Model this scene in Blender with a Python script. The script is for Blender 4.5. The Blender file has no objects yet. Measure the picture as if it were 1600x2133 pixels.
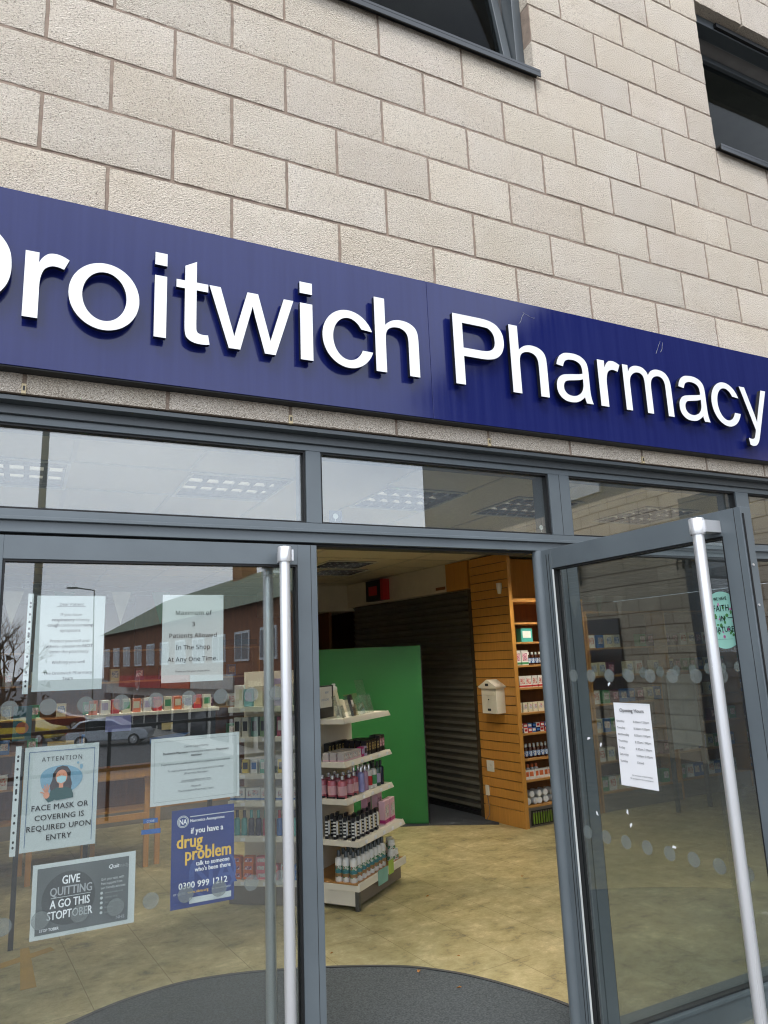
import bpy, bmesh, math, random, os
from mathutils import Vector, Matrix
R = math.radians
rnd = random.Random(7)
S = bpy.context.scene
COL = S.collection
# ------------------------------------------------------------------ camera
CAM = Vector((0.0358, -2.4588, 1.680))
yaw, pit, rol = 0.467507, 0.200717, -0.0413524
fw = Vector((math.sin(yaw)*math.cos(pit), math.cos(yaw)*math.cos(pit), math.sin(pit)))
rt = Vector((math.cos(yaw), -math.sin(yaw), 0))
up = rt.cross(fw)
r2 = math.cos(rol)*rt + math.sin(rol)*up
u2 = -math.sin(rol)*rt + math.cos(rol)*up
cd = bpy.data.cameras.new('camera'); cam = bpy.data.objects.new('camera', cd); COL.objects.link(cam)
M = Matrix((r2, u2, -fw)).transposed().to_4x4(); M.translation = CAM
cam.matrix_world = M
cd.sensor_fit = 'HORIZONTAL'; cd.sensor_width = 36; cd.lens = 36*1500/1600
cd.clip_start = 0.02; cd.clip_end = 2000
S.camera = cam
# ------------------------------------------------------------------ light
SUN_EL, SUN_AZ = 52, 215
w = bpy.data.worlds.new('World'); S.world = w; w.use_nodes = True
nt = w.node_tree; nt.nodes.clear()
def N(t, ty, **k):
    n = t.nodes.new(ty)
    for a, b in k.items():
        if a in n.inputs: n.inputs[a].default_value = b
        else: setattr(n, a, b)
    return n
out = N(nt, 'ShaderNodeOutputWorld'); bg = N(nt, 'ShaderNodeBackground'); bg.inputs['Strength'].default_value = 0.15
sky = N(nt, 'ShaderNodeTexSky'); sky.sky_type = 'NISHITA'; sky.sun_disc = False
sky.sun_elevation = R(SUN_EL); sky.sun_rotation = R(SUN_AZ); sky.dust_density = 3.0; sky.air_density = 1.0
tc = N(nt, 'ShaderNodeTexCoord'); mp = N(nt, 'ShaderNodeMapping'); mp.inputs['Scale'].default_value = (1, 1, 3.2)
no = N(nt, 'ShaderNodeTexNoise'); no.inputs['Scale'].default_value = 1.7; no.inputs['Detail'].default_value = 7; no.inputs['Roughness'].default_value = .52
cr = N(nt, 'ShaderNodeValToRGB'); cr.color_ramp.elements[0].position = .32; cr.color_ramp.elements[0].color = (6.6, 7.4, 8.9, 1)
cr.color_ramp.elements[1].position = .7; cr.color_ramp.elements[1].color = (10.4, 11.0, 11.9, 1)
mx = N(nt, 'ShaderNodeMixRGB'); mx.inputs[0].default_value = .9
nt.links.new(tc.outputs['Generated'], mp.inputs[0]); nt.links.new(mp.outputs[0], no.inputs['Vector'])
nt.links.new(no.outputs[0], cr.inputs[0]); nt.links.new(sky.outputs[0], mx.inputs[1]); nt.links.new(cr.outputs[0], mx.inputs[2])
nt.links.new(mx.outputs[0], bg.inputs[0]); nt.links.new(bg.outputs[0], out.inputs[0])
sd = bpy.data.lights.new('sun', 'SUN'); sd.energy = 0.9; sd.angle = R(14); sd.color = (1, .96, .9)
so = bpy.data.objects.new('sun', sd); COL.objects.link(so)
az = R(SUN_AZ)   # from +Y clockwise
sdir = Vector((math.sin(az)*math.cos(R(SUN_EL)), math.cos(az)*math.cos(R(SUN_EL)), math.sin(R(SUN_EL))))
so.rotation_euler = (-sdir).to_track_quat('-Z', 'Y').to_euler()
so.location = (-4, -8, 12)
S.view_settings.view_transform = 'Standard'; S.view_settings.look = 'None'
S.view_settings.exposure = 0.78; S.view_settings.gamma = 1
S.cycles.max_bounces = 10; S.cycles.transparent_max_bounces = 24; S.cycles.glossy_bounces = 5
S.cycles.caustics_reflective = False; S.cycles.caustics_refractive = False
S.cycles.sample_clamp_indirect = 6
S.cycles.filter_width = 1.15

# ------------------------------------------------------------------ materials
MATS = {}
def srgb(c):
    return tuple(((x/255)/12.92 if x/255 <= .04045 else ((x/255+.055)/1.055)**2.4) for x in c)
def mat(name, col, rough=.5, metal=0, spec=.5, var=.12, vscale=6, bump=0, bscale=60, coat=0, stretch=(1, 1, 1), detail=5, emit=0, croad=None):
    if name in MATS: return MATS[name]
    m = bpy.data.materials.new(name); m.use_nodes = True; t = m.node_tree
    b = t.nodes['Principled BSDF']
    if max(col) > 1: col = srgb(col)
    b.inputs['Roughness'].default_value = rough; b.inputs['Metallic'].default_value = metal
    b.inputs['Specular IOR Level'].default_value = spec; b.inputs['Coat Weight'].default_value = coat
    b.inputs['Coat Roughness'].default_value = .04
    tcn = N(t, 'ShaderNodeTexCoord'); mpn = N(t, 'ShaderNodeMapping'); mpn.inputs['Scale'].default_value = stretch
    t.links.new(tcn.outputs['Object'], mpn.inputs[0])
    nz = N(t, 'ShaderNodeTexNoise'); nz.inputs['Scale'].default_value = vscale; nz.inputs['Detail'].default_value = detail
    t.links.new(mpn.outputs[0], nz.inputs['Vector'])
    rp = N(t, 'ShaderNodeValToRGB')
    a = tuple(c*(1-var) for c in col)+(1,); d = tuple(min(1, c*(1+var)) for c in col)+(1,)
    rp.color_ramp.elements[0].position = .3; rp.color_ramp.elements[0].color = a
    rp.color_ramp.elements[1].position = .7; rp.color_ramp.elements[1].color = d
    t.links.new(nz.outputs[0], rp.inputs[0]); t.links.new(rp.outputs[0], b.inputs['Base Color'])
    mr = N(t, 'ShaderNodeMapRange'); mr.inputs[3].default_value = max(0, rough-.06); mr.inputs[4].default_value = min(1, rough+.08)
    t.links.new(nz.outputs[0], mr.inputs[0]); t.links.new(mr.outputs[0], b.inputs['Roughness'])
    if bump:
        n2 = N(t, 'ShaderNodeTexNoise'); n2.inputs['Scale'].default_value = bscale; n2.inputs['Detail'].default_value = 4
        t.links.new(mpn.outputs[0], n2.inputs['Vector'])
        bp = N(t, 'ShaderNodeBump'); bp.inputs['Strength'].default_value = bump; bp.inputs['Distance'].default_value = .004
        t.links.new(n2.outputs[0], bp.inputs['Height']); t.links.new(bp.outputs[0], b.inputs['Normal'])
    if emit:
        b.inputs['Emission Color'].default_value = col+(1,) if len(col) == 3 else col; b.inputs['Emission Strength'].default_value = emit
    MATS[name] = m; return m
def glassmat(name, tint, ior=1.7, wob=.02, rough=0.0, frost=0):
    m = bpy.data.materials.new(name); m.use_nodes = True; t = m.node_tree; t.nodes.clear()
    o = N(t, 'ShaderNodeOutputMaterial'); tr = N(t, 'ShaderNodeBsdfTransparent'); tr.inputs[0].default_value = tint+(1,)
    gl = N(t, 'ShaderNodeBsdfGlossy'); gl.inputs['Roughness'].default_value = rough
    g = N(t, 'ShaderNodeNewGeometry'); mr = N(t, 'ShaderNodeMapRange'); mr.inputs[3].default_value = ior; mr.inputs[4].default_value = 1/ior
    t.links.new(g.outputs['Backfacing'], mr.inputs[0])
    fr = N(t, 'ShaderNodeFresnel'); t.links.new(mr.outputs[0], fr.inputs[0])
    tcn = N(t, 'ShaderNodeTexCoord'); nz = N(t, 'ShaderNodeTexNoise'); nz.inputs['Scale'].default_value = 1.6; nz.inputs['Detail'].default_value = 1
    t.links.new(tcn.outputs['Object'], nz.inputs['Vector'])
    bp = N(t, 'ShaderNodeBump'); bp.inputs['Strength'].default_value = wob; bp.inputs['Distance'].default_value = .02
    t.links.new(nz.outputs[0], bp.inputs['Height']); t.links.new(bp.outputs[0], gl.inputs['Normal'])
    mxs = N(t, 'ShaderNodeMixShader'); t.links.new(fr.outputs[0], mxs.inputs[0])
    last = tr
    if frost:
        # light smears / dust on the glass
        df = N(t, 'ShaderNodeBsdfDiffuse'); df.inputs[0].default_value = (.6, .63, .62, 1)
        ms = N(t, 'ShaderNodeMixShader'); n3 = N(t, 'ShaderNodeTexNoise'); n3.inputs['Scale'].default_value = 3; n3.inputs['Detail'].default_value = 8
        t.links.new(tcn.outputs['Object'], n3.inputs['Vector'])
        r3 = N(t, 'ShaderNodeMapRange'); r3.inputs[1].default_value = .35; r3.inputs[2].default_value = .8; r3.inputs[3].default_value = frost*.3; r3.inputs[4].default_value = frost
        t.links.new(n3.outputs[0], r3.inputs[0]); t.links.new(r3.outputs[0], ms.inputs[0])
        t.links.new(tr.outputs[0], ms.inputs[1]); t.links.new(df.outputs[0], ms.inputs[2]); last = ms
    t.links.new(last.outputs[0], mxs.inputs[1]); t.links.new(gl.outputs[0], mxs.inputs[2]); t.links.new(mxs.outputs[0], o.inputs[0])
    MATS[name] = m; return m
GLASS = glassmat('door_glass', (.885, .915, .905), 2.1, .055, 0, .012)
GLASST = glassmat('transom_glass', (.88, .92, .92), 2.25, .03, 0, .04)
GLASSU = glassmat('upper_glass', (.45, .48, .48), 1.08, .02, 0, 0)
ACRYL = glassmat('acrylic', (.93, .95, .93), 1.45, 0, .02, .10)
FROST = mat('frost_dot', (150, 158, 158), .6, var=.06)
def frostdot():
    m = bpy.data.materials.new('frosted_film'); m.use_nodes = True; t = m.node_tree; t.nodes.clear()
    o = N(t, 'ShaderNodeOutputMaterial'); a = N(t, 'ShaderNodeBsdfTransparent'); a.inputs[0].default_value = (.85, .88, .88, 1)
    d = N(t, 'ShaderNodeBsdfDiffuse'); d.inputs[0].default_value = (.22, .245, .235, 1); mm = N(t, 'ShaderNodeMixShader'); 
    nz = N(t, 'ShaderNodeTexNoise'); nz.inputs['Scale'].default_value = 25
    mr = N(t, 'ShaderNodeMapRange'); mr.inputs[3].default_value = .42; mr.inputs[4].default_value = .58
    t.links.new(nz.outputs[0], mr.inputs[0]); t.links.new(mr.outputs[0], mm.inputs[0])
    t.links.new(a.outputs[0], mm.inputs[1]); t.links.new(d.outputs[0], mm.inputs[2]); t.links.new(mm.outputs[0], o.inputs[0]); return m
FILM = frostdot()
FRAME = mat('grey_frame', (93, 101, 105), .36, var=.09, vscale=5, bump=.04, bscale=90)
FRAMED = mat('grey_frame_dark', (74, 80, 83), .36, var=.06, vscale=4)
GASK = mat('black_gasket', (16, 17, 18), .6)
GASKW = mat('white_gasket', (205, 208, 205), .6)
STEEL = mat('brushed_steel', (.70, .70, .70), .28, .6, var=.05, vscale=30, stretch=(1, 1, .05))
MORTAR = mat('mortar', (146, 129, 114), .95, var=.2, vscale=25, bump=.8, bscale=260)
PAPER = mat('paper', (.84, .86, .85), .7, var=.02)
PAPERW = mat('paper_white', (.86, .86, .87), .7, var=.02)
INK = mat('ink', (14, 15, 20), .7, spec=.2)
INKG = mat('ink_grey', (78, 80, 86), .7)
NAVY = mat('poster_navy', (38, 62, 140), .35, var=.08, vscale=9)
NAVYL = mat('poster_navy_light', (66, 92, 165), .4)
WHITEI = mat('white_ink', (.85, .87, .88), .6)
YELI = mat('yellow_ink', (228, 186, 84), .6)
GREYI = mat('grey_poster', (112, 116, 118), .6)
GREYD = mat('grey_poster_dark', (82, 85, 88), .6)
GREYL = mat('grey_poster_light', (168, 172, 174), .6)
WOOD = mat('beech_slatwall', (186, 132, 62), .38, var=.10, vscale=5, stretch=(14, 14, .9))
WOODH = mat('beech_shelf', (172, 124, 68), .45, var=.14, vscale=6, stretch=(1, 14, 14))
WOODD = mat('dark_wood', (110, 66, 30), .5, var=.18, vscale=5, stretch=(6, 6, .8))
CREAM = mat('cream_metal', (224, 217, 200), .4, var=.04)
CREAMW = mat('cream_paint', (212, 204, 186), .6, var=.05)
PLINTH = mat('taupe_plinth', (120, 110, 98), .5, var=.08)
BLACKP = mat('black_plastic', (20, 20, 22), .4)
WHITEP = mat('white_plastic', (212, 210, 200), .4)
GREENB = mat('green_board', (28, 96, 44), .42, var=.09, vscale=1.7, detail=8)
SHUT = mat('shutter_grey', (100, 98, 88), .34, .3, var=.12)
CARPET = mat('carpet_mat', (70, 76, 80), .95, var=.5, vscale=110, bump=.8, bscale=420)
CARPETD = mat('carpet_dark', (48, 52, 58), .95, var=.25, vscale=160, bump=.8, bscale=420)
ALU = mat('alu_trim', (110, 112, 112), .4, .8)
def blockmat():
    m = bpy.data.materials.new('split_block'); m.use_nodes = True; t = m.node_tree; b = t.nodes['Principled BSDF']
    b.inputs['Roughness'].default_value = .93; b.inputs['Specular IOR Level'].default_value = .15
    tcn = N(t, 'ShaderNodeTexCoord')
    vc = N(t, 'ShaderNodeVertexColor'); vc.layer_name = 'tint'
    n1 = N(t, 'ShaderNodeTexNoise'); n1.inputs['Scale'].default_value = 150; n1.inputs['Detail'].default_value = 6; n1.inputs['Roughness'].default_value = .78; n1.inputs['Distortion'].default_value = .3
    n2 = N(t, 'ShaderNodeTexNoise'); n2.inputs['Scale'].default_value = 3.0; n2.inputs['Detail'].default_value = 6
    n4 = N(t, 'ShaderNodeTexVoronoi'); n4.inputs['Scale'].default_value = 210
    for n in (n1, n2, n4): t.links.new(tcn.outputs['Object'], n.inputs['Vector'])
    r1 = N(t, 'ShaderNodeValToRGB'); e = r1.color_ramp.elements
    e[0].position = .335; e[0].color = srgb((102, 90, 78))+(1,); e[1].position = .72; e[1].color = srgb((248, 239, 224))+(1,)
    k = e.new(.44); k.color = srgb((219, 206, 189))+(1,); k = e.new(.55); k.color = srgb((235, 224, 208))+(1,)
    t.links.new(n1.outputs[0], r1.inputs[0])
    r2_ = N(t, 'ShaderNodeValToRGB'); r2_.color_ramp.elements[0].position = .3; r2_.color_ramp.elements[0].color = (.94, .92, .885, 1)
    r2_.color_ramp.elements[1].position = .65; r2_.color_ramp.elements[1].color = (1, 1, 1, 1); t.links.new(n2.outputs[0], r2_.inputs[0])
    m1 = N(t, 'ShaderNodeMixRGB'); m1.blend_type = 'MULTIPLY'; m1.inputs[0].default_value = 1
    t.links.new(r1.outputs[0], m1.inputs[1]); t.links.new(r2_.outputs[0], m1.inputs[2])
    m2 = N(t, 'ShaderNodeMixRGB'); m2.blend_type = 'MULTIPLY'; m2.inputs[0].default_value = 1
    t.links.new(m1.outputs[0], m2.inputs[1]); t.links.new(vc.outputs[0], m2.inputs[2]); t.links.new(m2.outputs[0], b.inputs['Base Color'])
    ad = N(t, 'ShaderNodeMath'); ad.operation = 'ADD'; t.links.new(n1.outputs[0], ad.inputs[0]); t.links.new(n4.outputs[0], ad.inputs[1])
    bp = N(t, 'ShaderNodeBump'); bp.inputs['Strength'].default_value = .9; bp.inputs['Distance'].default_value = .008
    t.links.new(ad.outputs[0], bp.inputs['Height']); t.links.new(bp.outputs[0], b.inputs['Normal'])
    return m
BLOCK = blockmat()
def floormat():
    m = bpy.data.materials.new('vinyl_floor'); m.use_nodes = True; t = m.node_tree; b = t.nodes['Principled BSDF']
    b.inputs['Roughness'].default_value = .42; b.inputs['Specular IOR Level'].default_value = .35
    tcn = N(t, 'ShaderNodeTexCoord'); mpn = N(t, 'ShaderNodeMapping'); mpn.inputs['Scale'].default_value = (1, 1.25, 1); mpn.inputs['Rotation'].default_value = (0, 0, R(-4))
    t.links.new(tcn.outputs['Object'], mpn.inputs[0])
    n1 = N(t, 'ShaderNodeTexNoise'); n1.inputs['Scale'].default_value = 5.5; n1.inputs['Detail'].default_value = 12; n1.inputs['Roughness'].default_value = .8; n1.inputs['Distortion'].default_value = .15
    n2 = N(t, 'ShaderNodeTexNoise'); n2.inputs['Scale'].default_value = 1.1; n2.inputs['Detail'].default_value = 4
    t.links.new(mpn.outputs[0], n1.inputs['Vector']); t.links.new(tcn.outputs['Object'], n2.inputs['Vector'])
    r1 = N(t, 'ShaderNodeValToRGB'); e = r1.color_ramp.elements
    e[0].position = .34; e[0].color = srgb((112, 104, 84))+(1,); e[1].position = .66; e[1].color = srgb((214, 197, 152))+(1,)
    k = e.new(.44); k.color = srgb((164, 149, 104))+(1,); k = e.new(.56); k.color = srgb((184, 169, 126))+(1,)
    t.links.new(n1.outputs[0], r1.inputs[0])
    r2_ = N(t, 'ShaderNodeValToRGB'); r2_.color_ramp.elements[0].position = .35; r2_.color_ramp.elements[0].color = (.74, .80, .84, 1); r2_.color_ramp.elements[1].position = .65; r2_.color_ramp.elements[1].color = (1, 1, 1, 1)
    t.links.new(n2.outputs[0], r2_.inputs[0])
    m1 = N(t, 'ShaderNodeMixRGB'); m1.blend_type = 'MULTIPLY'; m1.inputs[0].default_value = 1
    t.links.new(r1.outputs[0], m1.inputs[1]); t.links.new(r2_.outputs[0], m1.inputs[2]); t.links.new(m1.outputs[0], b.inputs['Base Color'])
    bp = N(t, 'ShaderNodeBump'); bp.inputs['Strength'].default_value = .1; bp.inputs['Distance'].default_value = .002
    t.links.new(n1.outputs[0], bp.inputs['Height']); t.links.new(bp.outputs[0], b.inputs['Normal'])
    return m
FLOOR = floormat()
def signmat():
    m = bpy.data.materials.new('sign_blue'); m.use_nodes = True; t = m.node_tree; b = t.nodes['Principled BSDF']
    b.inputs['Base Color'].default_value = (.010, .016, .135, 1)
    tcn = N(t, 'ShaderNodeTexCoord'); mpn = N(t, 'ShaderNodeMapping'); mpn.inputs['Scale'].default_value = (22, 1, .9)
    n1 = N(t, 'ShaderNodeTexNoise'); n1.inputs['Scale'].default_value = 1.6; n1.inputs['Detail'].default_value = 6; n1.inputs['Distortion'].default_value = .4
    t.links.new(tcn.outputs['Object'], mpn.inputs[0]); t.links.new(mpn.outputs[0], n1.inputs['Vector'])
    rp = N(t, 'ShaderNodeValToRGB'); rp.color_ramp.elements[0].position = .35; rp.color_ramp.elements[0].color = (.006, .010, .088, 1)
    rp.color_ramp.elements[1].position = .75; rp.color_ramp.elements[1].color = (.0105, .016, .104, 1)
    t.links.new(n1.outputs[0], rp.inputs[0]); t.links.new(rp.outputs[0], b.inputs['Base Color'])
    mr = N(t, 'ShaderNodeMapRange'); mr.inputs[1].default_value = .3; mr.inputs[2].default_value = .8; mr.inputs[3].default_value = .09; mr.inputs[4].default_value = .17
    t.links.new(n1.outputs[0], mr.inputs[0]); t.links.new(mr.outputs[0], b.inputs['Roughness'])
    b.inputs['Specular IOR Level'].default_value = .46
    return m
SIGN = signmat()

# ------------------------------------------------------------------ mesh helpers
class MB:
    def __init__(s): s.bm = bmesh.new(); s.mats = []
    def mi(s, m):
        if m not in s.mats: s.mats.append(m)
        return s.mats.index(m)
    def face(s, pts, m):
        f = s.bm.faces.new([s.bm.verts.new(p) for p in pts]); f.material_index = s.mi(m); return f
    def box(s, x0, x1, y0, y1, z0, z1, m, X=None):
        v = [Vector((x, y, z)) for z in (z0, z1) for y in (y0, y1) for x in (x0, x1)]
        if X is not None: v = [X @ p for p in v]
        v = [s.bm.verts.new(p) for p in v]; i = s.mi(m)
        for q in ((0, 2, 3, 1), (4, 5, 7, 6), (0, 1, 5, 4), (2, 6, 7, 3), (0, 4, 6, 2), (1, 3, 7, 5)):
            f = s.bm.faces.new([v[k] for k in q]); f.material_index = i
        return s
    def prism(s, poly, z0, z1, m, X=None, mtop=None):
        n = len(poly); a = [Vector((p[0], p[1], z0)) for p in poly]; b = [Vector((p[0], p[1], z1)) for p in poly]
        if X is not None: a = [X @ p for p in a]; b = [X @ p for p in b]
        a = [s.bm.verts.new(p) for p in a]; b = [s.bm.verts.new(p) for p in b]; i = s.mi(m)
        f = s.bm.faces.new(list(reversed(a))); f.material_index = i
        f = s.bm.faces.new(b); f.material_index = s.mi(mtop or m)
        for k in range(n):
            f = s.bm.faces.new([a[k], a[(k+1) % n], b[(k+1) % n], b[k]]); f.material_index = i
        return s
    def lathe(s, prof, m, X=None, seg=14, mats=None):
        rings = []
        for (r, z) in prof:
            if r < 1e-5:
                p = Vector((0, 0, z)); rings.append([s.bm.verts.new(X @ p if X else p)])
            else:
                rr = []
                for k in range(seg):
                    p = Vector((r*math.cos(2*math.pi*k/seg), r*math.sin(2*math.pi*k/seg), z)); rr.append(s.bm.verts.new(X @ p if X else p))
                rings.append(rr)
        for j in range(len(rings)-1):
            A, B = rings[j], rings[j+1]; i = s.mi(mats[j] if mats else m)
            for k in range(seg):
                k2 = (k+1) % seg
                if len(A) == 1 and len(B) == 1: continue
                if len(A) == 1: q = [A[0], B[k2], B[k]]
                elif len(B) == 1: q = [A[k], A[k2], B[0]]
                else: q = [A[k], A[k2], B[k2], B[k]]
                f = s.bm.faces.new(q); f.material_index = i; f.smooth = True
        return s
    def tube(s, p0, p1, r, m, r1=None, seg=12, cap=True):
        p0 = Vector(p0); p1 = Vector(p1); d = p1-p0; L = d.length
        X = Matrix.Translation(p0) @ d.to_track_quat('Z', 'Y').to_matrix().to_4x4()
        r1 = r if r1 is None else r1
        prof = [(r, 0), (r1, L)]
        if cap: prof = [(0, 0)]+prof+[(0, L)]
        return s.lathe(prof, m, X, seg)
    def build(s, name, parent=None, bevel=0, seg=2, label=None, recalc=True, center=None):
        if recalc: bmesh.ops.recalc_face_normals(s.bm, faces=s.bm.faces)
        me = bpy.data.meshes.new(name)
        s.bm.to_mesh(me); s.bm.free(); me.set_sharp_from_angle(angle=R(42))
        for m in s.mats: me.materials.append(m)
        o = bpy.data.objects.new(name, me); COL.objects.link(o)
        if parent is not None:
            o.parent = parent
            if parent.type == 'EMPTY': o.matrix_parent_inverse = parent.matrix_basis.inverted()
        elif center is not False:
            xs = [v.co for v in me.vertices]
            c = Vector(((min(p.x for p in xs)+max(p.x for p in xs))/2, (min(p.y for p in xs)+max(p.y for p in xs))/2, min(p.z for p in xs)))
            me.transform(Matrix.Translation(-c)); o.location = c
        if bevel:
            b = o.modifiers.new('bevel', 'BEVEL'); b.width = bevel; b.segments = seg; b.limit_method = 'ANGLE'; b.angle_limit = R(40); b.harden_normals = True
        if label: o['label'] = label
        return o
def tag(o, label=None, cat=None, group=None, kind=None):
    if label: o['label'] = label
    if cat: o['category'] = cat
    if group: o['group'] = group
    if kind: o['kind'] = kind
    return o
def thing(name, label, cat, loc=(0, 0, 0), rz=0, group=None):
    o = bpy.data.objects.new(name, None); COL.objects.link(o); o.empty_display_size = .1
    o.location = loc; o.rotation_euler = (0, 0, rz); tag(o, label, cat, group)
    o.matrix_basis = Matrix.Translation(loc) @ Matrix.Rotation(rz, 4, 'Z')
    return o
def dup(root, loc, rz, label, group=None):
    r = root.copy(); COL.objects.link(r)
    r.location = loc; r.rotation_euler = (0, 0, rz); r['label'] = label
    if group: r['group'] = group
    for ch in list(root.children):
        c = ch.copy(); COL.objects.link(c); c.parent = r
        for g in list(ch.children):
            d = g.copy(); COL.objects.link(d); d.parent = c
    return r
# text ------------------------------------------------------------
FONT = None
try:   # a clean sans that ships inside Blender itself; the built-in face is the fallback
    FONT = bpy.data.fonts.load(os.path.join(bpy.utils.system_resource('DATAFILES'), 'fonts', 'NotoSansHebrew-Regular.woff2'))
except Exception:
    FONT = None
def textmesh(txt, size, align='CENTER', space=1.0, res=2, heavy=False):
    c = bpy.data.curves.new('text', 'FONT'); c.body = txt; c.size = 1; c.align_x = align; c.resolution_u = res
    if FONT and not heavy: c.font = FONT
    c.space_character = space
    o = bpy.data.objects.new('text', c)
    me = bpy.data.meshes.new_from_object(o)
    bpy.data.objects.remove(o)
    me.transform(Matrix.Scale(size, 4))   # filled at full size, then scaled: tiny outlines do not fill cleanly
    return me
def addtext(mb, txt, x, y, size, m, fr, align='CENTER', bold=0, squash=1, lift=.0015, space=1.0, rot=0, mirror=False, shear=0, heavy=False):
    """fr = (origin, right, up, normal) of the sheet; x,y in metres on it; bold text is printed in stepped layers"""
    hv = bold > 0
    me = textmesh(txt, size*(1.0 if hv else 1.04), align, space, heavy=hv); i = mb.mi(m); O, Rv, Uv, Nv = fr
    cs, sn = math.cos(rot), math.sin(rot)
    if hv: bold *= .35
    layers = [(0, 0, 0)] if not bold else [(-bold, -bold*.4, 0), (bold, bold*.4, .0001), (-bold, bold*.4, .0002), (bold, -bold*.4, .0003), (0, 0, .0004)]
    for ox, oy, oz in layers:
        vs = []
        for v in me.vertices:
            a, b_ = v.co.x*squash+v.co.y*shear, v.co.y
            if mirror: a = -a
            a, b_ = a*cs-b_*sn+ox, a*sn+b_*cs+oy
            vs.append(mb.bm.verts.new(O+Rv*(x+a)+Uv*(y+b_)+Nv*(lift+oz)))
        for p in me.polygons:
            try:
                f = mb.bm.faces.new([vs[k] for k in p.vertices]); f.material_index = i
            except ValueError: pass
    bpy.data.meshes.remove(me)
def addsegs(mb, segs, x, y, size, m, fr):
    tot = 0; W = []
    for tx, bo in segs:
        me = textmesh(tx, size*(1.0 if bo else 1.04), 'LEFT', heavy=bo); xs = [v.co.x for v in me.vertices]; W.append(max(xs)-min(xs)); bpy.data.meshes.remove(me)
    gap = size*.26; tot = sum(W)+gap*(len(segs)-1); cx = x-tot/2
    for (tx, bo), w_ in zip(segs, W):
        addtext(mb, tx, cx, y, size, m, fr, 'LEFT', bold=.0005 if bo else 0); cx += w_+gap
def poly2(mb, pts, m, fr, lift=.001):
    O, Rv, Uv, Nv = fr
    f = mb.bm.faces.new([mb.bm.verts.new(O+Rv*a+Uv*b_+Nv*lift) for a, b_ in pts]); f.material_index = mb.mi(m)
def rect2(mb, x0, x1, y0, y1, m, fr, lift=.001): poly2(mb, [(x0, y0), (x1, y0), (x1, y1), (x0, y1)], m, fr, lift)
def disc2(mb, x, y, rx, m, fr, lift=.001, ry=None, n=28, a0=0, a1=2*math.pi, wob=0):
    ry = ry or rx
    poly2(mb, [(x+rx*(1+wob*math.sin(3*t+1))*math.cos(t), y+ry*(1+wob*math.cos(2*t))*math.sin(t)) for t in [a0+(a1-a0)*k/n for k in range(n)]], m, fr, lift)

# ================================================================== SETTING
g = MB(); g.face([(-400, 400, -2.3), (400, 400, -2.3), (400, -400, -2.3), (-400, -400, -2.3)], mat('asphalt', (.13, .13, .135), .9, var=.25, vscale=3, bump=.4, bscale=80))
o = g.build('ground'); tag(o, kind='structure')
o = MB().box(-14, 30, -7.6, .02, -2.29, 0, mat('paving', (.15, .147, .14), .85, var=.16, vscale=4, bump=.3)).build('pavement'); tag(o, kind='structure')
o = MB().box(-7, 12, .021, 10, -.3, -.0, FLOOR)
TL = mat('tile_joint', (118, 106, 76), .7)
def joint(ax, ay, bx, by, wd=.0028):
    a = Vector((ax, ay, 0)); b = Vector((bx, by, 0)); d = (b-a).normalized(); n = Vector((-d.y, d.x, 0))*wd/2
    o.face([(a-n)+Vector((0, 0, .0012)), (b-n)+Vector((0, 0, .0012)), (b+n)+Vector((0, 0, .0012)), (a+n)+Vector((0, 0, .0012))], TL)
th = R(-84.9); dv = Vector((math.cos(th), math.sin(th), 0)); nv = Vector((-dv.y, dv.x, 0))
for k in range(-10, 18):
    p = Vector((1.245, 2.45, 0))+nv*(k*.415); joint(*(p-dv*6)[:2], *(p+dv*2.35)[:2])
for k in range(-10, 18):
    for q in range(-2, 5):
        p = Vector((2.3, 1.2, 0))+nv*(k*.415)-dv*((q+(.5 if k % 2 else 0))*1.66); joint(*(p)[:2], *(p+nv*.415)[:2])
o = o.build('floor', recalc=True); tag(o, kind='structure')
# interior shell
WALLIN = mat('shop_wall', (150, 138, 112), .7, var=.05)
CEIL = mat('ceiling_tile', (206, 198, 176), .85, var=.05, vscale=30, bump=.2, bscale=300)
FIX = [(1.12, 1.72), (-.08, 1.72), (2.32, 1.72), (3.32, 1.72), (4.52, 1.72), (3.22, 4.92), (3.42, 5.57), (3.32, 3.55), (2.12, 3.55),
       (-.08, 4.15), (.95, 4.75), (6.0, 2.4), (.3, 7.3), (7.6, 3.2), (1.12, 3.02), (3.30, 2.92), (5.0, 2.92)]  # last three are added lit fixtures, hidden by the transom rail, brightening the front
c = MB()
ex = sorted({-7, 12}|{round(x+q, 3) for x, y in FIX for q in (-.285, .285)}); ey = sorted({.30, 10}|{round(y+q, 3) for x, y in FIX for q in (-.285, .285)})
for a in range(len(ex)-1):
    for b_ in range(len(ey)-1):
        mx_, my_ = (ex[a]+ex[a+1])/2, (ey[b_]+ey[b_+1])/2
        if any(abs(mx_-x) < .285 and abs(my_-y) < .285 for x, y in FIX): continue
        c.face([(ex[a], ey[b_], 2.733), (ex[a], ey[b_+1], 2.733), (ex[a+1], ey[b_+1], 2.733), (ex[a+1], ey[b_], 2.733)], CEIL)
GR = mat('ceiling_grid', (188, 182, 164), .5)
def free(x0, x1, y0, y1): return not any(x0 < x+.3 and x1 > x-.3 and y0 < y+.3 and y1 > y-.3 for x, y in FIX)
for k in range(-11, 20):
    for q in range(0, 16):
        x = -.38+k*.6; y = 1.42-.6+q*.6
        if free(x-.012, x+.012, y, y+.6): c.box(x-.012, x+.012, y+.013, y+.587, 2.727, 2.7325, GR)
        if free(x, x+.6, y-.012, y+.012): c.box(x+.013, x+.587, y-.012, y+.012, 2.727, 2.7325, GR)
o = c.build('ceiling'); tag(o, kind='structure')
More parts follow.
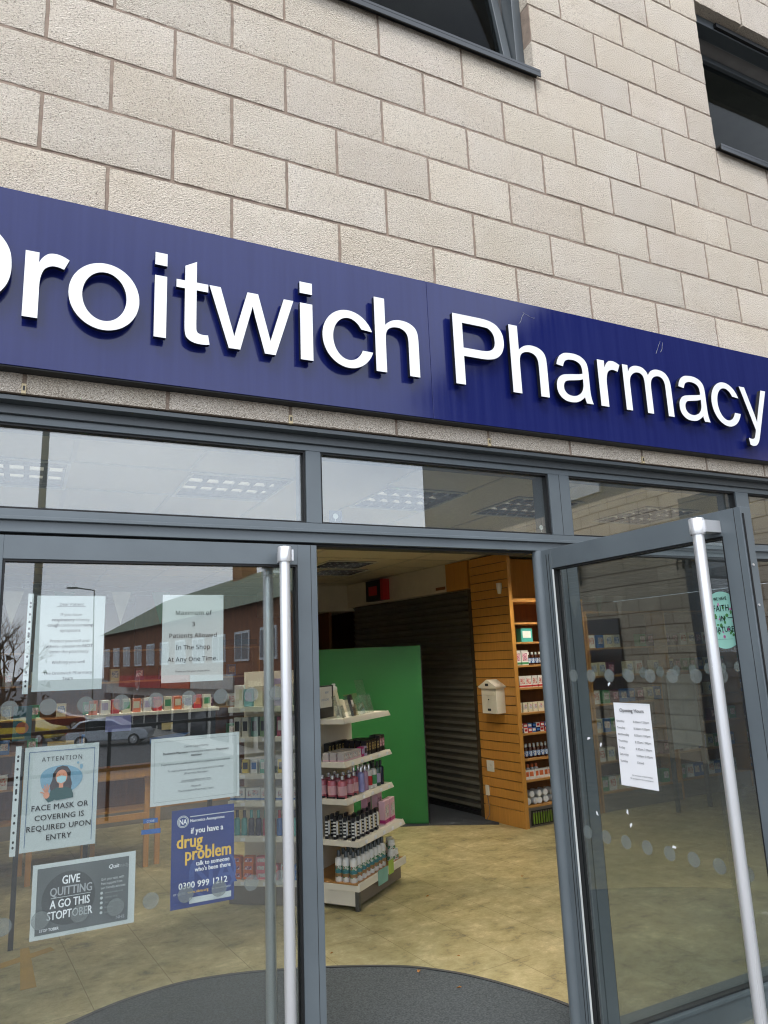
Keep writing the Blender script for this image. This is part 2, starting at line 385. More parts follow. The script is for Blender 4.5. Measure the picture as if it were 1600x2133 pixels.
o = MB().box(-7, 12, 9.9, 10, 0, 2.73, mat('back_wall', (122, 78, 40), .6, var=.1, vscale=3, stretch=(5, 5, .8))).build('wall'); tag(o, kind='structure')
o = MB().box(-7.1, -7, .3, 10, 0, 2.73, WALLIN).build('wall'); tag(o, kind='structure')
o = MB().box(12, 12.1, .3, 10, 0, 2.73, WALLIN).build('wall'); tag(o, kind='structure')
# ================================================================== BUILDING
bld = thing('shop_building', 'pale split face blockwork building with grey metal shopfront and upper windows', 'building', (1.8, 0.15, 0))
ZB = 2.561
W1 = (.45, 2.25, 4.586, 6.4); W2 = (3.60, 5.40, 4.586, 5.645)
OPEN = [W1, W2]
mb = MB(); tint = mb.bm.loops.layers.color.new('tint'); bi = mb.mi(BLOCK)
rb = random.Random(3)
def block(x0, x1, z0, z1):
    nx = max(2, int((x1-x0)/.024)); nz = max(2, int((z1-z0)/.024)); base = rb.uniform(.945, 1.0)
    wm = rb.uniform(-.004, .010); t = (min(1, base+wm*.4), base, max(0, base-wm*1.1), 1)
    off = rb.uniform(-.0015, .0015); G = []
    for i in range(nx+1):
        row = []
        for j in range(nz+1):
            e = (i in (0, nx)) or (j in (0, nz)); jx = rb.uniform(-.0011, .0011); jz = rb.uniform(-.0011, .0011)
            y = off+rb.uniform(-.0012, .0012)+(rb.uniform(.0015, .0035) if e else 0)
            row.append(mb.bm.verts.new((x0+(x1-x0)*i/nx+jx, y, z0+(z1-z0)*j/nz+jz)))
        G.append(row)
    fs = []
    for i in range(nx):
        for j in range(nz):
            fs.append(mb.bm.faces.new([G[i][j], G[i+1][j], G[i+1][j+1], G[i][j+1]]))
    bor = [G[i][0] for i in range(nx+1)]+[G[nx][j] for j in range(1, nz+1)]+[G[i][nz] for i in range(nx-1, -1, -1)]+[G[0][j] for j in range(nz-1, 0, -1)]
    bk = [mb.bm.verts.new((v.co.x, .1, v.co.z)) for v in bor]
    for k in range(len(bor)):
        k2 = (k+1) % len(bor); fs.append(mb.bm.faces.new([bor[k2], bor[k], bk[k], bk[k2]]))
    for f in fs:
        f.material_index = bi; f.smooth = False
        for l in f.loops: l[tint] = t
for k in range(-0, 17):
    z0 = ZB+k*.225+.0015; z1 = z0+.212; par = 0 if k % 2 == 0 else .225
    # course of blocks
    x = -3.6+par
    while x < 7.2:
        a, b_ = x+.0065, x+.4435
        segs = [(a, b_)]
        for (ox0, ox1, oz0, oz1) in OPEN:
            if z0 < oz1-.03 and z1 > oz0+.01:
                ns = []
                for (s0, s1) in segs:
                    if s1 <= ox0 or s0 >= ox1: ns.append((s0, s1)); continue
                    if s0 < ox0-.02: ns.append((s0, ox0))
                    if s1 > ox1+.02: ns.append((ox1, s1))
                segs = ns
        for s0, s1 in segs: block(s0, s1, (5.648 if k == 14 and s0 > 3.4 and s1 < 5.45 else z0), z1)
        x += .45
mb.build('block_wall', bld, recalc=False)
mo = MB()   # mortar bed 5 mm behind the block faces, with the window openings left open
def mortar(x0, x1, z0, z1): mo.box(x0, x1, .0055, .095, z0, z1, MORTAR)
mortar(-3.6, .45-.002, ZB, 6.38); mortar(.448, 2.252, ZB, 4.584); mortar(2.252, 3.598, ZB, 6.38); mortar(3.598, 5.402, ZB, 4.584); mortar(3.598, 5.402, 5.70, 6.38); mortar(5.402, 7.2, ZB, 6.38)
mo.build('mortar', bld)
st = MB(); st.box(-3.6, 7.2, .12, .29, 2.60, 6.4, mat('inner_leaf', (.3, .29, .28), .9))
bld_in = st  # rebuilt with openings below
st.bm.free()
st = MB(); IL = mat('inner_leaf', (.3, .29, .28), .9)
for (a, b_, c0, c1) in ((-3.6, .43, 2.6, 6.4), (.43, 2.27, 2.6, 4.56), (2.27, 3.58, 2.6, 6.4), (3.58, 5.42, 2.6, 4.56), (3.58, 5.42, 5.62, 6.4), (5.42, 7.2, 2.6, 6.4)): st.box(a, b_, .11, .29, c0, c1, IL)
st.box(-3.6, 7.2, .0, 10, 6.4, 6.6, IL); st.box(-7, 12, .29, 10, 2.90, 3.2, IL)
st.build('inner_leaf', bld)
wv = mat('weep_vent', (196, 178, 140), .5)
for x in (0.0, .9, 1.8, 2.7):
    v = MB().box(x-.007, x+.007, -.004, .01, ZB-.002, ZB+.032, wv).box(x-.003, x+.003, -.0055, -.0035, ZB+.008, ZB+.024, BLACKP)
    v.build('weep_vent', bld, .001)
# shopfront frame -------------------------------------------------
FY = .07      # face of the frame
f = MB()
XL, XR = -3.6, 7.2
f.box(XL, XR, .012, .20, 2.540, 2.556, FRAMED)                      # lintel angle lip
f.box(XL, XR, .055, .19, 2.508, 2.540, FRAMED)
f.build('lintel_flashing', bld, .0015)
f = MB(); f.box(XL, XR, FY, .19, 2.482, 2.508, FRAME); f.build('head_rail', bld, .002)
f = MB()
f.box(XL, XR, FY+.004, .19, 2.122, 2.160, FRAME); f.box(XL, XR, FY-.012, .19, 2.160, 2.172, FRAME); f.box(XL, XR, FY, .19, 2.172, 2.197, FRAME)
f.box(XL, 2.13, FY+.03, .17, 2.112, 2.122, GASK)
f.build('transom_rail', bld, .002)
MULL = [(-1.36, -1.26), (-.18, -.10), (.983, 1.045), (2.165, 2.285), (3.43, 3.53), (4.75, 4.85), (6.1, 6.2)]
for a, b_ in MULL:
    m_ = MB(); m_.box(a, b_, FY-.001, .19, 2.1972, 2.4818, FRAME)
    if b_-a > .11: m_.box((a+b_)/2-.0015, (a+b_)/2+.0015, FY-.002, FY+.01, 2.1972, 2.4818, GASK)
    m_.build('mullion', bld, .002)
def bead(mbd, x0, x1, z0, z1, y=FY+.012, w_=.008):
    mbd.box(x0, x1, y, y+.03, z0, z0+w_, GASK); mbd.box(x0, x1, y, y+.03, z1-w_, z1, GASK)
    mbd.box(x0, x0+w_, y, y+.03, z0+w_, z1-w_, GASK); mbd.box(x1-w_, x1, y, y+.03, z0+w_, z1-w_, GASK)
for i in range(len(MULL)-1):
    x0, x1 = MULL[i][1], MULL[i+1][0]
    q = MB().box(x0, x1, .095, .101, 2.197, 2.482, GLASST).build('transom_pane', bld)
    bd = MB(); bead(bd, x0+.0005, x1-.0005, 2.1975, 2.4815, .078, .007)
    bd.build('glazing_bead', bld)
# jamb beside the doorway (two aligned members), fixed window to the right
j = MB(); j.box(2.165, 2.222, FY, .19, 0, 2.1218, FRAME); j.box(2.2255, 2.285, FY, .19, 0, 2.1218, FRAME); j.box(2.222, 2.2255, FY+.01, .18, 0, 2.12, GASK)
j.build('door_jamb', bld, .002)
def fixedwin(x0, x1):
    wn = MB(); wn.box(x0, x1, FY, .19, 0.0, .14, FRAME); wn.box(x0, x1, FY-.01, .19, .14, .155, FRAME)
    wo = wn.build('bottom_rail', bld, .002)
    MB().box(x0, x1, .095, .101, .155, 2.122, GLASS).build('window_pane', bld)
    bd = MB(); bead(bd, x0+.0005, x1-.0005, .1555, 2.1215, .078, .008); bd.build('glazing_bead', bld)
    for zc in (1.567,):
        k = 0; x = x0+.035
        while x < x1-.03:
            d = MB(); disc2(d, 0, 0, .025, FILM, (Vector((x, .0935, zc)), Vector((1, 0, 0)), Vector((0, 0, 1)), Vector((0, -1, 0))), 0)
            if x < 3.6: d.build('safety_dot', bld)
            else: d.bm.free()
            x += .108
for x0, x1 in ((2.285, 3.43), (3.53, 4.75), (4.85, 6.1), (-2.6, -1.36)):
    fixedwin(x0, x1)
for x0, x1 in ((3.43, 3.53), (4.75, 4.85), (6.1, 6.2), (-1.36, -1.26), (-.18, -.115)):
    MB().box(x0, x1, FY, .19, 0, 2.1218, FRAME).build('post', bld, .002)
MB().box(6.2, 12, .07, .19, 0, 2.6, FRAMED).build('side_panel', bld); MB().box(-7, -2.6, .07, .19, 0, 2.6, FRAMED).build('side_panel', bld)
th_ = MB().box(-.11, 2.16, .05, .2, 0, .012, ALU); th_.build('threshold', bld, .002)

# door leaf: local frame, hinge edge at x=0, free edge at x=L, outer face y=0, glass y=.025, thickness .05
def leaf(name, L, X, dots, hmir, label, ZT=2.112):
    d = MB(); H0, H1 = .012, ZT
    d.box(0, .085, 0, .05, H0, H1, FRAME, X); d.box(L-.077, L, 0, .05, H0, H1, FRAME, X)
    d.box(.085, L-.077, 0, .05, 2.036, H1, FRAME, X); d.box(.085, L-.077, 0, .05, H0, .19, FRAME, X)
    # reveal grooves
    d.box(L-.026, L-.0235, -.0008, .0508, H0, H1, GASK, X)
    o = d.build('door', bld, .003, label=label)
    gp = MB().box(.085, L-.077, .022, .028, .19, 2.036, GLASS, X).build('door_glass', o)
    bd = MB()
    for y0, y1 in ((.004, .0215), (.0285, .046)):
        bd.box(.0855, L-.0775, y0, y1, 2.029, 2.0355, GASK, X); bd.box(.0855, L-.0775, y0, y1, .1905, .197, GASK, X)
        bd.box(.0855, .092, y0, y1, .197, 2.029, GASK, X); bd.box(L-.084, L-.0775, y0, y1, .197, 2.029, GASK, X)
    bd.build('gasket', o)
    return o
# left leaf, closed: hinge at x=-.115, free edge x=1.03
XLf = Matrix.Translation((-.115, FY+.005, 0))
dl = leaf('door', 1.137, XLf, None, False, 'closed left door leaf covered with notices')
def phandle(par, x, y0, ysign, X, ztop, name='pull_handle'):
    h = MB(); yc = y0+ysign*.075
    h.lathe([(0, .30), (.019, .30), (.019, ztop-.055), (.0245, ztop-.055), (.0255, ztop-.052), (.0255, ztop-.003), (.023, ztop), (0, ztop)], STEEL, X @ Matrix.Translation((x, yc, 0)), 24)
    for z in (ztop-.045, .36):
        h.box(x-.004, x+.034, min(y0, yc)+.0, max(y0, yc), z-.004, z+.036, STEEL, X)
    o = h.build(name, par); return o
phandle(dl, .984, 0, -1, XLf, 2.09)
phandle(dl, .984, .05, 1, XLf, 2.06)
FR_G = (Vector((0, .0955, 0)), Vector((1, 0, 0)), Vector((0, 0, 1)), Vector((0, -1, 0)))
for zc, xs in ((1.575, [.013+.1085*k for k in range(8)]+[.862]), (.962, [.03, .129, .237, .34, .445, .553, .661, .77, .872])):
    for x in xs:
        d = MB(); disc2(d, x, zc, .025, FILM, FR_G, 0); d.build('safety_dot', dl)
# open leaf: local x runs from hinge outwards (-Y), inner face looks -X.  local y=0 (outer face) -> +X side
ang = math.atan2(-1.0, .0396)
XRf = Matrix.Translation((2.135, .095, 0)) @ Matrix.Rotation(ang, 4, 'Z') @ Matrix.Translation((0, -.0, 0))
# local +y after rotation by ang(-87.7deg) points to +X ; mirror so that inner face is at -X side
XRf = XRf @ Matrix.Translation((0, -.05, 0))
dr = leaf('door', 1.005, XRf, None, True, 'right door leaf standing open towards the street', 2.122)
# finger guard post on the hinge edge
hp = MB(); hp.lathe([(0, .012), (.026, .012), (.026, 2.122), (0, 2.122)], FRAME, XRf @ Matrix.Translation((.0, .0, 0)), 24)
hp.build('hinge_post', dr)
gw = MB(); gw.box(.0862, .0905, -.002, .004, .02, 2.03, GASKW, XRf); gw.box(.052, .055, -.0006, .004, .012, 2.1, GASK, XRf); gw.box(.068, .0705, -.0006, .004, .012, 2.1, GASK, XRf); gw.build('weather_strip', dr)
phandle(dr, .892, 0, -1, XRf, 2.098)
lk = MB(); lk.box(1.0052, 1.0075, .012, .04, 1.30, 1.42, ALU, XRf); lk.box(1.0075, 1.0085, .018, .034, 1.335, 1.385, BLACKP, XRf)
for z in (1.93, 1.80, 1.31, 1.41): lk.tube(XRf @ Vector((1.005, .026, z)), XRf @ Vector((1.0085, .026, z)), .004, STEEL)
lk.build('lock_plate', dr)
cl = MB(); cl.box(1.0052, 1.009, .006, .011, .02, 2.1, GASK, XRf); cl.build('edge_seal', dr)
FR_L = (XRf @ Vector((0, .0215, 0)), (XRf.to_3x3() @ Vector((1, 0, 0))), Vector((0, 0, 1)), XRf.to_3x3() @ Vector((0, -1, 0)))
for zc in (1.578, .965):
    for k in range(8):
        x = .135+.1005*k
        d = MB(); disc2(d, x, zc, .025, FILM, FR_L, 0); d.build('safety_dot', dr)
# upper windows --------------------------------------------------------
def upwin(x0, x1, z0, z1, tilt, side):
    wf = MB(); yf = .065
    wf.box(x0, x1, yf, .15, z0+.012, z0+.06, FRAMED); wf.box(x0, x1, yf, .15, z1-.06, z1, FRAMED)
    wf.box(x0, x0+.055, yf, .15, z0+.06, z1-.06, FRAMED); wf.box(x1-.055, x1, yf, .15, z0+.06, z1-.06, FRAMED)
    wo = wf.build('window', bld, .003)
    si = MB(); si.box(x0-.0, x1+.012, -.035, .07, z0-.004, z0+.012, FRAMED); si.box(x0, x1+.012, -.035, -.028, z0-.03, z0-.004, FRAMED); si.mats[0] = mat('sill_black', (38, 41, 43), .35); si.build('sill', wo, .002)
    # bottom hung sash tilted into the room
    H = z1-z0-.12
    X = Matrix.Translation(((x0+x1)/2, .10, z0+.062)) @ Matrix.Rotation(-tilt, 4, 'X')
    hw = (x1-x0)/2-.06
    s = MB(); s.box(-hw, hw, -.02, .03, 0, .055, FRAMED, X); s.box(-hw, hw, -.02, .03, H-.055, H, FRAMED, X)
    s.box(-hw, -hw+.05, -.02, .03, .055, H-.055, FRAMED, X); s.box(hw-.05, hw, -.02, .03, .055, H-.055, FRAMED, X)
    s.build('sash', wo, .003)
    MB().box(-hw+.05, hw-.05, .002, .008, .055, H-.055, GLASSU, X).build('pane', wo)
    MB().box(x0+.25, x0+1.1, .045, .065, z1-.05, z1-.02, GASK).build('trickle_vent', wo)
    return wo
upwin(W1[0], W1[1], W1[2], 6.3, R(9), 1)
upwin(W2[0], W2[1], W2[2], W2[3], R(9), 1)
rm = MB(); DK = mat('upper_room', (60, 56, 48), .8)
rm.box(-3.5, 7.1, 4.4, 4.5, 3.2, 6.4, DK); rm.box(-3.5, 7.1, .3, 4.4, 6.0, 6.1, mat('upper_ceiling', (170, 165, 150), .8))
rm.box(2.9, 3.0, .3, 4.4, 3.2, 6.0, DK)
rm.build('upper_room', bld)

# ================================================================== FASCIA SIGN
sg = thing('fascia_sign', 'long blue fascia sign with raised white lettering reading Droitwich Pharmacy', 'sign', (1.8, -.05, 2.631))
SY = -.052
for x0, x1 in ((-1.95, 1.4960), (1.4968, 4.6)):
    s = MB(); s.box(x0, x1, SY, .003, 2.631, 3.2437, SIGN); s.build('panel', sg, .0015)
s = MB(); s.box(-1.95, 4.6, SY+.004, .002, 2.6265, 2.6308, GASK); s.build('under_shade', sg)  # black strip puts the shade under the sign into colour
LETW = mat('letter_white', (.80, .80, .80), .32, var=.05, vscale=14); LETB = mat('letter_edge', (14, 15, 17), .35)
SPEC = [('D', -.435, -.055, 0), ('r', -.018, .112, 0), ('o', .113, .334, 0), ('i', .383, .424, 0), ('t', .456, .573, 0), ('w', .571, .886, 0), ('i', .912, .962, 0), ('c', 1.001, 1.213, 0), ('h', 1.225, 1.421, 0),
        ('P', 1.592, 1.850, 0), ('h', 1.882, 2.079, 0), ('a', 2.126, 2.333, 0), ('r', 2.380, 2.520, 0), ('m', 2.537, 2.851, 0), ('a', 2.896, 3.105, 0), ('c', 3.134, 3.345, 0), ('y', 3.361, 3.572, 0)]
def ell(cx, cy, rx, ry, a0, a1, n=28): return [(cx+rx*math.cos(R(a0+(a1-a0)*k/n)), cy+ry*math.sin(R(a0+(a1-a0)*k/n))) for k in range(n+1)]
def soften(P):
    n = len(P); turn = []
    for k in range(n):
        a = Vector(P[k])-Vector(P[k-1]); b_ = Vector(P[(k+1) % n])-Vector(P[k]); turn.append(abs(a.angle_signed(b_)) < R(44) and max(a.length, b_.length) < 120)
    out_ = []
    for k in range(n):
        p0, p1, p2, p3 = P[k-1], P[k], P[(k+1) % n], P[(k+2) % n]; out_.append(p1)
        if not turn[k] and not turn[(k+1) % n]: continue
        if (Vector(p2)-Vector(p1)).length > 115: continue
        if not turn[k]: p0 = (2*p1[0]-p2[0], 2*p1[1]-p2[1])
        if not turn[(k+1) % n]: p3 = (2*p2[0]-p1[0], 2*p2[1]-p1[1])
        for t_ in (.33, .66):
            out_.append(tuple(.5*((2*p1[q])+(-p0[q]+p2[q])*t_+(2*p0[q]-5*p1[q]+4*p2[q]-p3[q])*t_*t_+(-p0[q]+3*p1[q]-3*p2[q]+p3[q])*t_**3) for q in (0, 1)))
    return out_
GLY = {
 'r': [[(65, 0), (153, 0), (153, 272), (157, 320), (166, 363), (180, 397), (205, 420), (231, 430), (260, 428), (291, 418), (321, 500), (290, 518), (260, 529), (232, 531), (205, 525), (182, 508), (160, 476), (144, 440), (144, 519), (65, 519)]],
 'h': [[(66, 0), (66, 716), (154, 716), (154, 459), (180, 488), (215, 513), (250, 526), (285, 531), (335, 526), (375, 510), (410, 480), (428, 440), (435, 390), (437, 329), (437, 0), (349, 0), (349, 328), (345, 375), (333, 412), (312, 436), (285, 450), (258, 454), (225, 450), (195, 436), (172, 412), (160, 380), (155, 340), (154, 283), (154, 0)]],
 'm': [[(66, 0), (66, 519), (145, 519), (145, 446), (170, 485), (205, 512), (250, 527), (293, 531), (345, 526), (385, 508), (415, 482), (435, 445), (470, 490), (510, 515), (550, 528), (600, 531), (660, 523), (710, 498), (745, 455), (762, 405), (768, 356), (768, 0), (680, 0), (680, 327), (678, 370), (668, 405), (650, 432), (622, 449), (592, 454), (555, 450), (515, 432), (483, 400), (465, 350), (460, 302), (460, 0), (372, 0), (372, 338), (370, 375), (362, 410), (345, 435), (318, 450), (288, 454), (250, 449), (215, 431), (185, 405), (165, 370), (155, 320), (154, 269), (154, 0)]],
 't': [[(258, 79), (270, 1), (240, -5), (203, -7), (160, -3), (125, 10), (100, 30), (88, 55), (82, 90), (80, 152), (80, 451), (16, 451), (16, 519), (80, 519), (80, 648), (168, 701), (168, 519), (256, 519), (256, 451), (168, 451), (168, 147), (170, 110), (178, 90), (195, 80), (216, 76), (235, 76)]],
 'w': [[(162, 0), (3, 519), (94, 519), (176, 220), (207, 108), (234, 215), (317, 519), (408, 519), (486, 218), (512, 119), (542, 219), (631, 519), (717, 519), (555, 0), (463, 0), (381, 311), (361, 399), (256, 0)]],
 'y': [[(62, -200), (52, -117), (80, -124), (103, -126), (135, -121), (158, -105), (172, -80), (190, -35), (199, -2), (2, 519), (97, 519), (205, 218), (225, 160), (244, 97), (262, 157), (283, 216), (394, 519), (482, 519), (284, -9), (260, -72), (235, -130), (210, -168), (178, -195), (150, -207), (118, -212), (90, -209)]],
 'c': [ell(268, 259.5, 229, 271.5, -20, -338, 40)+ell(268, 259.5, 137, 198, 34, 333, 36)],
 'o': [ell(276, 259.5, 243, 271.5, 0, 354, 44), ell(276, 259.5, 152, 198, 0, -352, 40)],
 'a': [[(404, 64), (365, 35), (325, 12), (280, -5), (216, -12), (150, -6), (95, 18), (55, 58), (36, 105), (34, 141), (40, 185), (60, 225), (92, 256), (132, 276), (182, 287), (240, 296), (300, 304), (350, 311), (399, 322), (400, 345), (396, 385), (380, 420), (350, 442), (305, 456), (262, 458), (215, 452), (180, 436), (155, 408), (139, 368), (53, 380), (70, 430), (98, 473), (135, 502), (185, 523), (275, 531), (340, 527), (395, 512), (440, 485), (468, 450), (480, 410), (484, 363), (485, 330), (485, 212), (486, 130), (491, 77), (500, 40), (514, 0), (422, 0), (410, 30)],
       [(398, 261), (398, 229), (393, 175), (372, 125), (335, 88), (285, 65), (237, 58), (190, 64), (155, 82), (133, 110), (127, 143), (134, 177), (155, 205), (185, 219), (230, 227), (290, 236), (350, 247)]],
 'P': [[(77, 0), (77, 716), (347, 716), (420, 712), (475, 700), (525, 675), (565, 630), (588, 575), (594, 509), (588, 450), (568, 395), (535, 350), (490, 318), (430, 299), (355, 291), (171, 291), (171, 0)],
       [(171, 376), (357, 376), (410, 382), (455, 400), (483, 430), (496, 470), (497, 506), (492, 550), (475, 588), (448, 615), (420, 627), (354, 631), (171, 631)]],
 'D': [[(79, 0), (79, 716), (326, 716), (400, 713), (460, 700), (520, 670), (575, 620), (615, 550), (638, 470), (645, 362), (640, 280), (625, 210), (595, 140), (560, 88), (515, 45), (465, 18), (400, 4), (337, 0)],
       [(174, 84), (327, 84), (395, 90), (440, 105), (480, 135), (515, 180), (535, 235), (545, 290), (548, 363), (540, 450), (515, 520), (475, 580), (430, 615), (380, 628), (324, 631), (174, 631)]],
 'i': [[(62, 0), (158, 0), (158, 519), (62, 519)], [(62, 610), (158, 610), (158, 716), (62, 716)]],
}
UZ = .316/716
for ch, x0, x1, _ in SPEC:
    cu = bpy.data.curves.new('letter', 'CURVE'); cu.dimensions = '2D'; cu.fill_mode = 'BOTH'; cu.extrude = .010
    con = [soften(q) for q in GLY[ch]]; xs = [p_[0] for q in con for p_ in q]; a, b_ = min(xs), max(xs)
    for q in con:
        sp = cu.splines.new('POLY'); sp.points.add(len(q)-1); sp.use_cyclic_u = True
        for k, p_ in enumerate(q): sp.points[k].co = (x0+(p_[0]-a)*(x1-x0)/(b_-a), 2.784+p_[1]*UZ, 0, 1)
    to = bpy.data.objects.new('t', cu); me = bpy.data.meshes.new_from_object(to); bpy.data.objects.remove(to)
    me.materials.clear(); me.materials.append(LETW); me.materials.append(LETB)
    bmm = bmesh.new(); bmm.from_mesh(me)
    for v in bmm.verts: v.co = Vector((v.co.x, -.080-v.co.z, v.co.y))
    bmm.faces.ensure_lookup_table()
    for f_ in bmm.faces:
        f_.normal_update(); flat = abs(f_.normal.y) > .6; f_.smooth = False
        if flat:
            front = f_.calc_center_median().y < -.085
            if (f_.normal.y < 0) != front: f_.normal_flip()
            f_.material_index = 0 if front else 1
        else: f_.material_index = 1
    bmm.to_mesh(me); bmm.free(); me.name = 'letter'
    lo = bpy.data.objects.new('letter', me); COL.objects.link(lo); lo.parent = sg; lo.matrix_parent_inverse = sg.matrix_basis.inverted()
    lo['label'] = 'raised white letter '+ch

cw = MB(); CW = mat('cobweb', (196, 196, 190), .9); rc = random.Random(4)
for cx_, cz_, n_ in ((2.02, 3.20, 2), (2.85, 3.19, 2)):
    for k in range(n_):
        p_ = Vector((cx_+rc.uniform(-.03, .03), -.0545, cz_+rc.uniform(-.01, .02))); a_ = rc.uniform(-2.4, -.7)
        for q in range(5):
            a_ += rc.uniform(-.5, .5); q_ = p_+Vector((math.cos(a_), 0, math.sin(a_)))*rc.uniform(.008, .02); cw.tube(p_, q_, .0004, CW, seg=4, cap=False); p_ = q_
cw.build('cobweb', sg)

# ================================================================== NOTICES
VX = Vector((1, 0, 0)); VZ = Vector((0, 0, 1)); VN = Vector((0, -1, 0))
def sheet(par, w_, h_, m, fr, name='paper', x0=None, wav=.0005):
    O, Rv, Uv, Nv = fr; mbs = MB(); nx, ny = 14, 18; V = []
    ph = rnd.uniform(0, 6)
    for i in range(nx+1):
        V.append([mbs.bm.verts.new(O+Rv*(-w_/2+w_*i/nx)+Uv*(-h_/2+h_*j/ny)+Nv*(wav*math.sin(i*.9+ph)*math.cos(j*.35+ph)-.0006)) for j in range(ny+1)])
    B = [[mbs.bm.verts.new(v.co-Nv*.0004) for v in r_] for r_ in V]
    mi = mbs.mi(m)
    for i in range(nx):
        for j in range(ny):
            for G_, fl in ((V, 0), (B, 1)):
                q = [G_[i][j], G_[i+1][j], G_[i+1][j+1], G_[i][j+1]]
                ff = mbs.bm.faces.new(q[::-1] if fl else q); ff.material_index = mi; ff.smooth = True
    bmesh.ops.recalc_face_normals(mbs.bm, faces=mbs.bm.faces)
    return mbs.build(name, par, recalc=False)
def frame_at(cx, cz, rot=0, y=.1045):
    return (Vector((cx, y, cz)), Vector((math.cos(rot), 0, math.sin(rot))), Vector((-math.sin(rot), 0, math.cos(rot))), VN)
SLEEVE = glassmat('plastic_sleeve', (.97, .98, .98), 1.25, .3, .08, .05)
def sleeve(par, fr, w_, h_):
    O, Rv, Uv, Nv = fr; s_ = MB(); x = -w_/2
    s_.face([O+Rv*a+Uv*b_+Nv*.0006 for a, b_ in ((x-.026, -h_/2-.006), (x-.010, -h_/2-.006), (x-.010, h_/2+.006), (x-.026, h_/2+.006))], PAPER)
    for t_ in (.92, .88, .80, .72, .65, .60, .585, .57, .51, .36, .29, .20, .11, .06):
        disc2(s_, x-.018, -h_/2+h_*t_, .0032, BLACKP, fr, .0012, ry=.0042, n=10)
    s_.build('punched_strip', par)
    s2 = MB(); s2.face([O+Rv*a+Uv*b_+Nv*.0026 for a, b_ in ((x-.010, -h_/2-.006), (w_/2+.005, -h_/2-.006), (w_/2+.005, h_/2+.006), (x-.010, h_/2+.006))], SLEEVE); s2.build('plastic_sleeve', par)
def tape(par, fr, x, y, l=.03, a=0):
    O, Rv, Uv, Nv = fr; c_, s_ = math.cos(a), math.sin(a); t_ = MB()
    t_.face([O+Rv*(x+p*c_-q*s_)+Uv*(y+p*s_+q*c_)+Nv*.0022 for p, q in ((-l, -.009), (l, -.009), (l, .009), (-l, .009))], SLEEVE); t_.build('clear_tape', par)
def notice(name, label, cx, cz, w_, h_, rot, m=PAPER, fr=None):
    fr = fr or frame_at(cx, cz, rot)
    o_ = thing(name, label, 'notice', fr[0]-fr[2]*h_/2)
    sheet(o_, w_, h_, m, fr); return o_, fr
def lines(mb_, fr, L):
    for (tx, x, y, s_, m_, al, bo) in L: addtext(mb_, tx, x, y, s_, m_, fr, al, bo)
C = 'CENTER'; LF = 'LEFT'
n1, fr = notice('window_notice', 'white plastic sleeved notice headed Dear Patient, top left on the left door', .1755, 1.772, .205, .300, R(-.5))
t = MB(); s0 = .0150
addtext(t, 'Dear Patient', 0, .118, s0, INK, fr); rect2(t, -.043, .043, .1145, .1157, INK, fr)
addtext(t, 'If you have', 0, .085, s0, INK, fr)
addsegs(t, [('respiratory', True), ('/chesty', False)], 0, .068, s0, INK, fr)
addsegs(t, [('cough', True), ('cold/raised', False), ('temp', True)], 0, .051, s0, INK, fr)
addtext(t, 'symptoms', 0, .034, s0, INK, fr)
addtext(t, 'Protect yourself and', 0, .001, s0, INK, fr); addsegs(t, [('others - please do', False), ('NOT', True)], 0, -.016, s0, INK, fr)
addtext(t, 'enter the pharmacy', 0, -.033, s0, INK, fr); addtext(t, 'Wishing you well', 0, -.066, s0, INK, fr)
addtext(t, 'The Droitwich Pharmacy', 0, -.100, s0, INK, fr); addtext(t, 'Team', 0, -.117, s0, INK, fr)
t.build('lettering', n1); sleeve(n1, fr, .205, .300)
n2, fr = notice('window_notice', 'white notice reading Maximum of 3 Patients Allowed In The Shop', .569, 1.7775, .210, .297, 0)
t = MB()
for tx, y in (('Maximum of', .079), ('3', .040), ('Patients Allowed', .001), ('In The Shop', -.039), ('At Any One Time.', -.079)): addtext(t, tx, 0, y, .0245, INK, fr, space=1.03)
addtext(t, 'Thank you for your cooperation.', 0, -.115, .0095, INKG, fr); t.build('lettering', n2); tape(n2, fr, .10, .143, .022, -.5); tape(n2, fr, -.05, -.150, .03, .2)
n3, fr = notice('window_notice', 'ATTENTION face mask notice with a drawing of a masked woman raising her hand', .1695, 1.3045, .212, .302, R(-.3))
t = MB(); BLI = mat('blue_line', (70, 110, 160), .6)
for a in (-.094, .0925): rect2(t, a, a+.0016, -.138, .137, BLI, fr)
rect2(t, -.0924, .0925, .1354, .137, BLI, fr)
addtext(t, 'ATTENTION', 0, .106, .0215, INK, fr, space=1.2)
for tx, y in (('FACE MASK OR', -.036), ('COVERING IS', -.065), ('REQUIRED UPON', -.094), ('ENTRY', -.123)): addtext(t, tx, 0, y, .0225, INK, fr, bold=.0006, space=1.05)
t.build('lettering', n3)
fr0 = fr; fr = (fr[0]+Vector((0, 0, .013)), fr[1], fr[2], fr[3])
t = MB(); SKB = mat('pale_blue_blob', (150, 195, 222), .6); HAIR = mat('drawn_hair', (66, 52, 54), .6); SKIN = mat('drawn_skin', (222, 152, 120), .6); TEAL = mat('drawn_teal', (42, 84, 84), .6); MSK = mat('drawn_mask', (170, 210, 215), .6)
disc2(t, -.002, .036, .060, SKB, fr, .0008, .045, wob=.06, n=40); disc2(t, .046, .082, .0035, SKB, fr); disc2(t, .056, .070, .0045, SKB, fr, .001, .0075)
poly2(t, [(-.028, .0), (-.032, .02), (-.026, .036), (-.024, .056), (-.014, .072), (.002, .077), (.016, .073), (.026, .058), (.026, .04), (.031, .022), (.028, .004), (.012, -.004), (-.014, -.004)], HAIR, fr, .0012)
poly2(t, [(-.034, -.016), (-.030, .004), (-.010, .014), (.010, .014), (.030, .006), (.036, -.010), (.036, -.020), (-.01, -.024)], TEAL, fr, .0016)
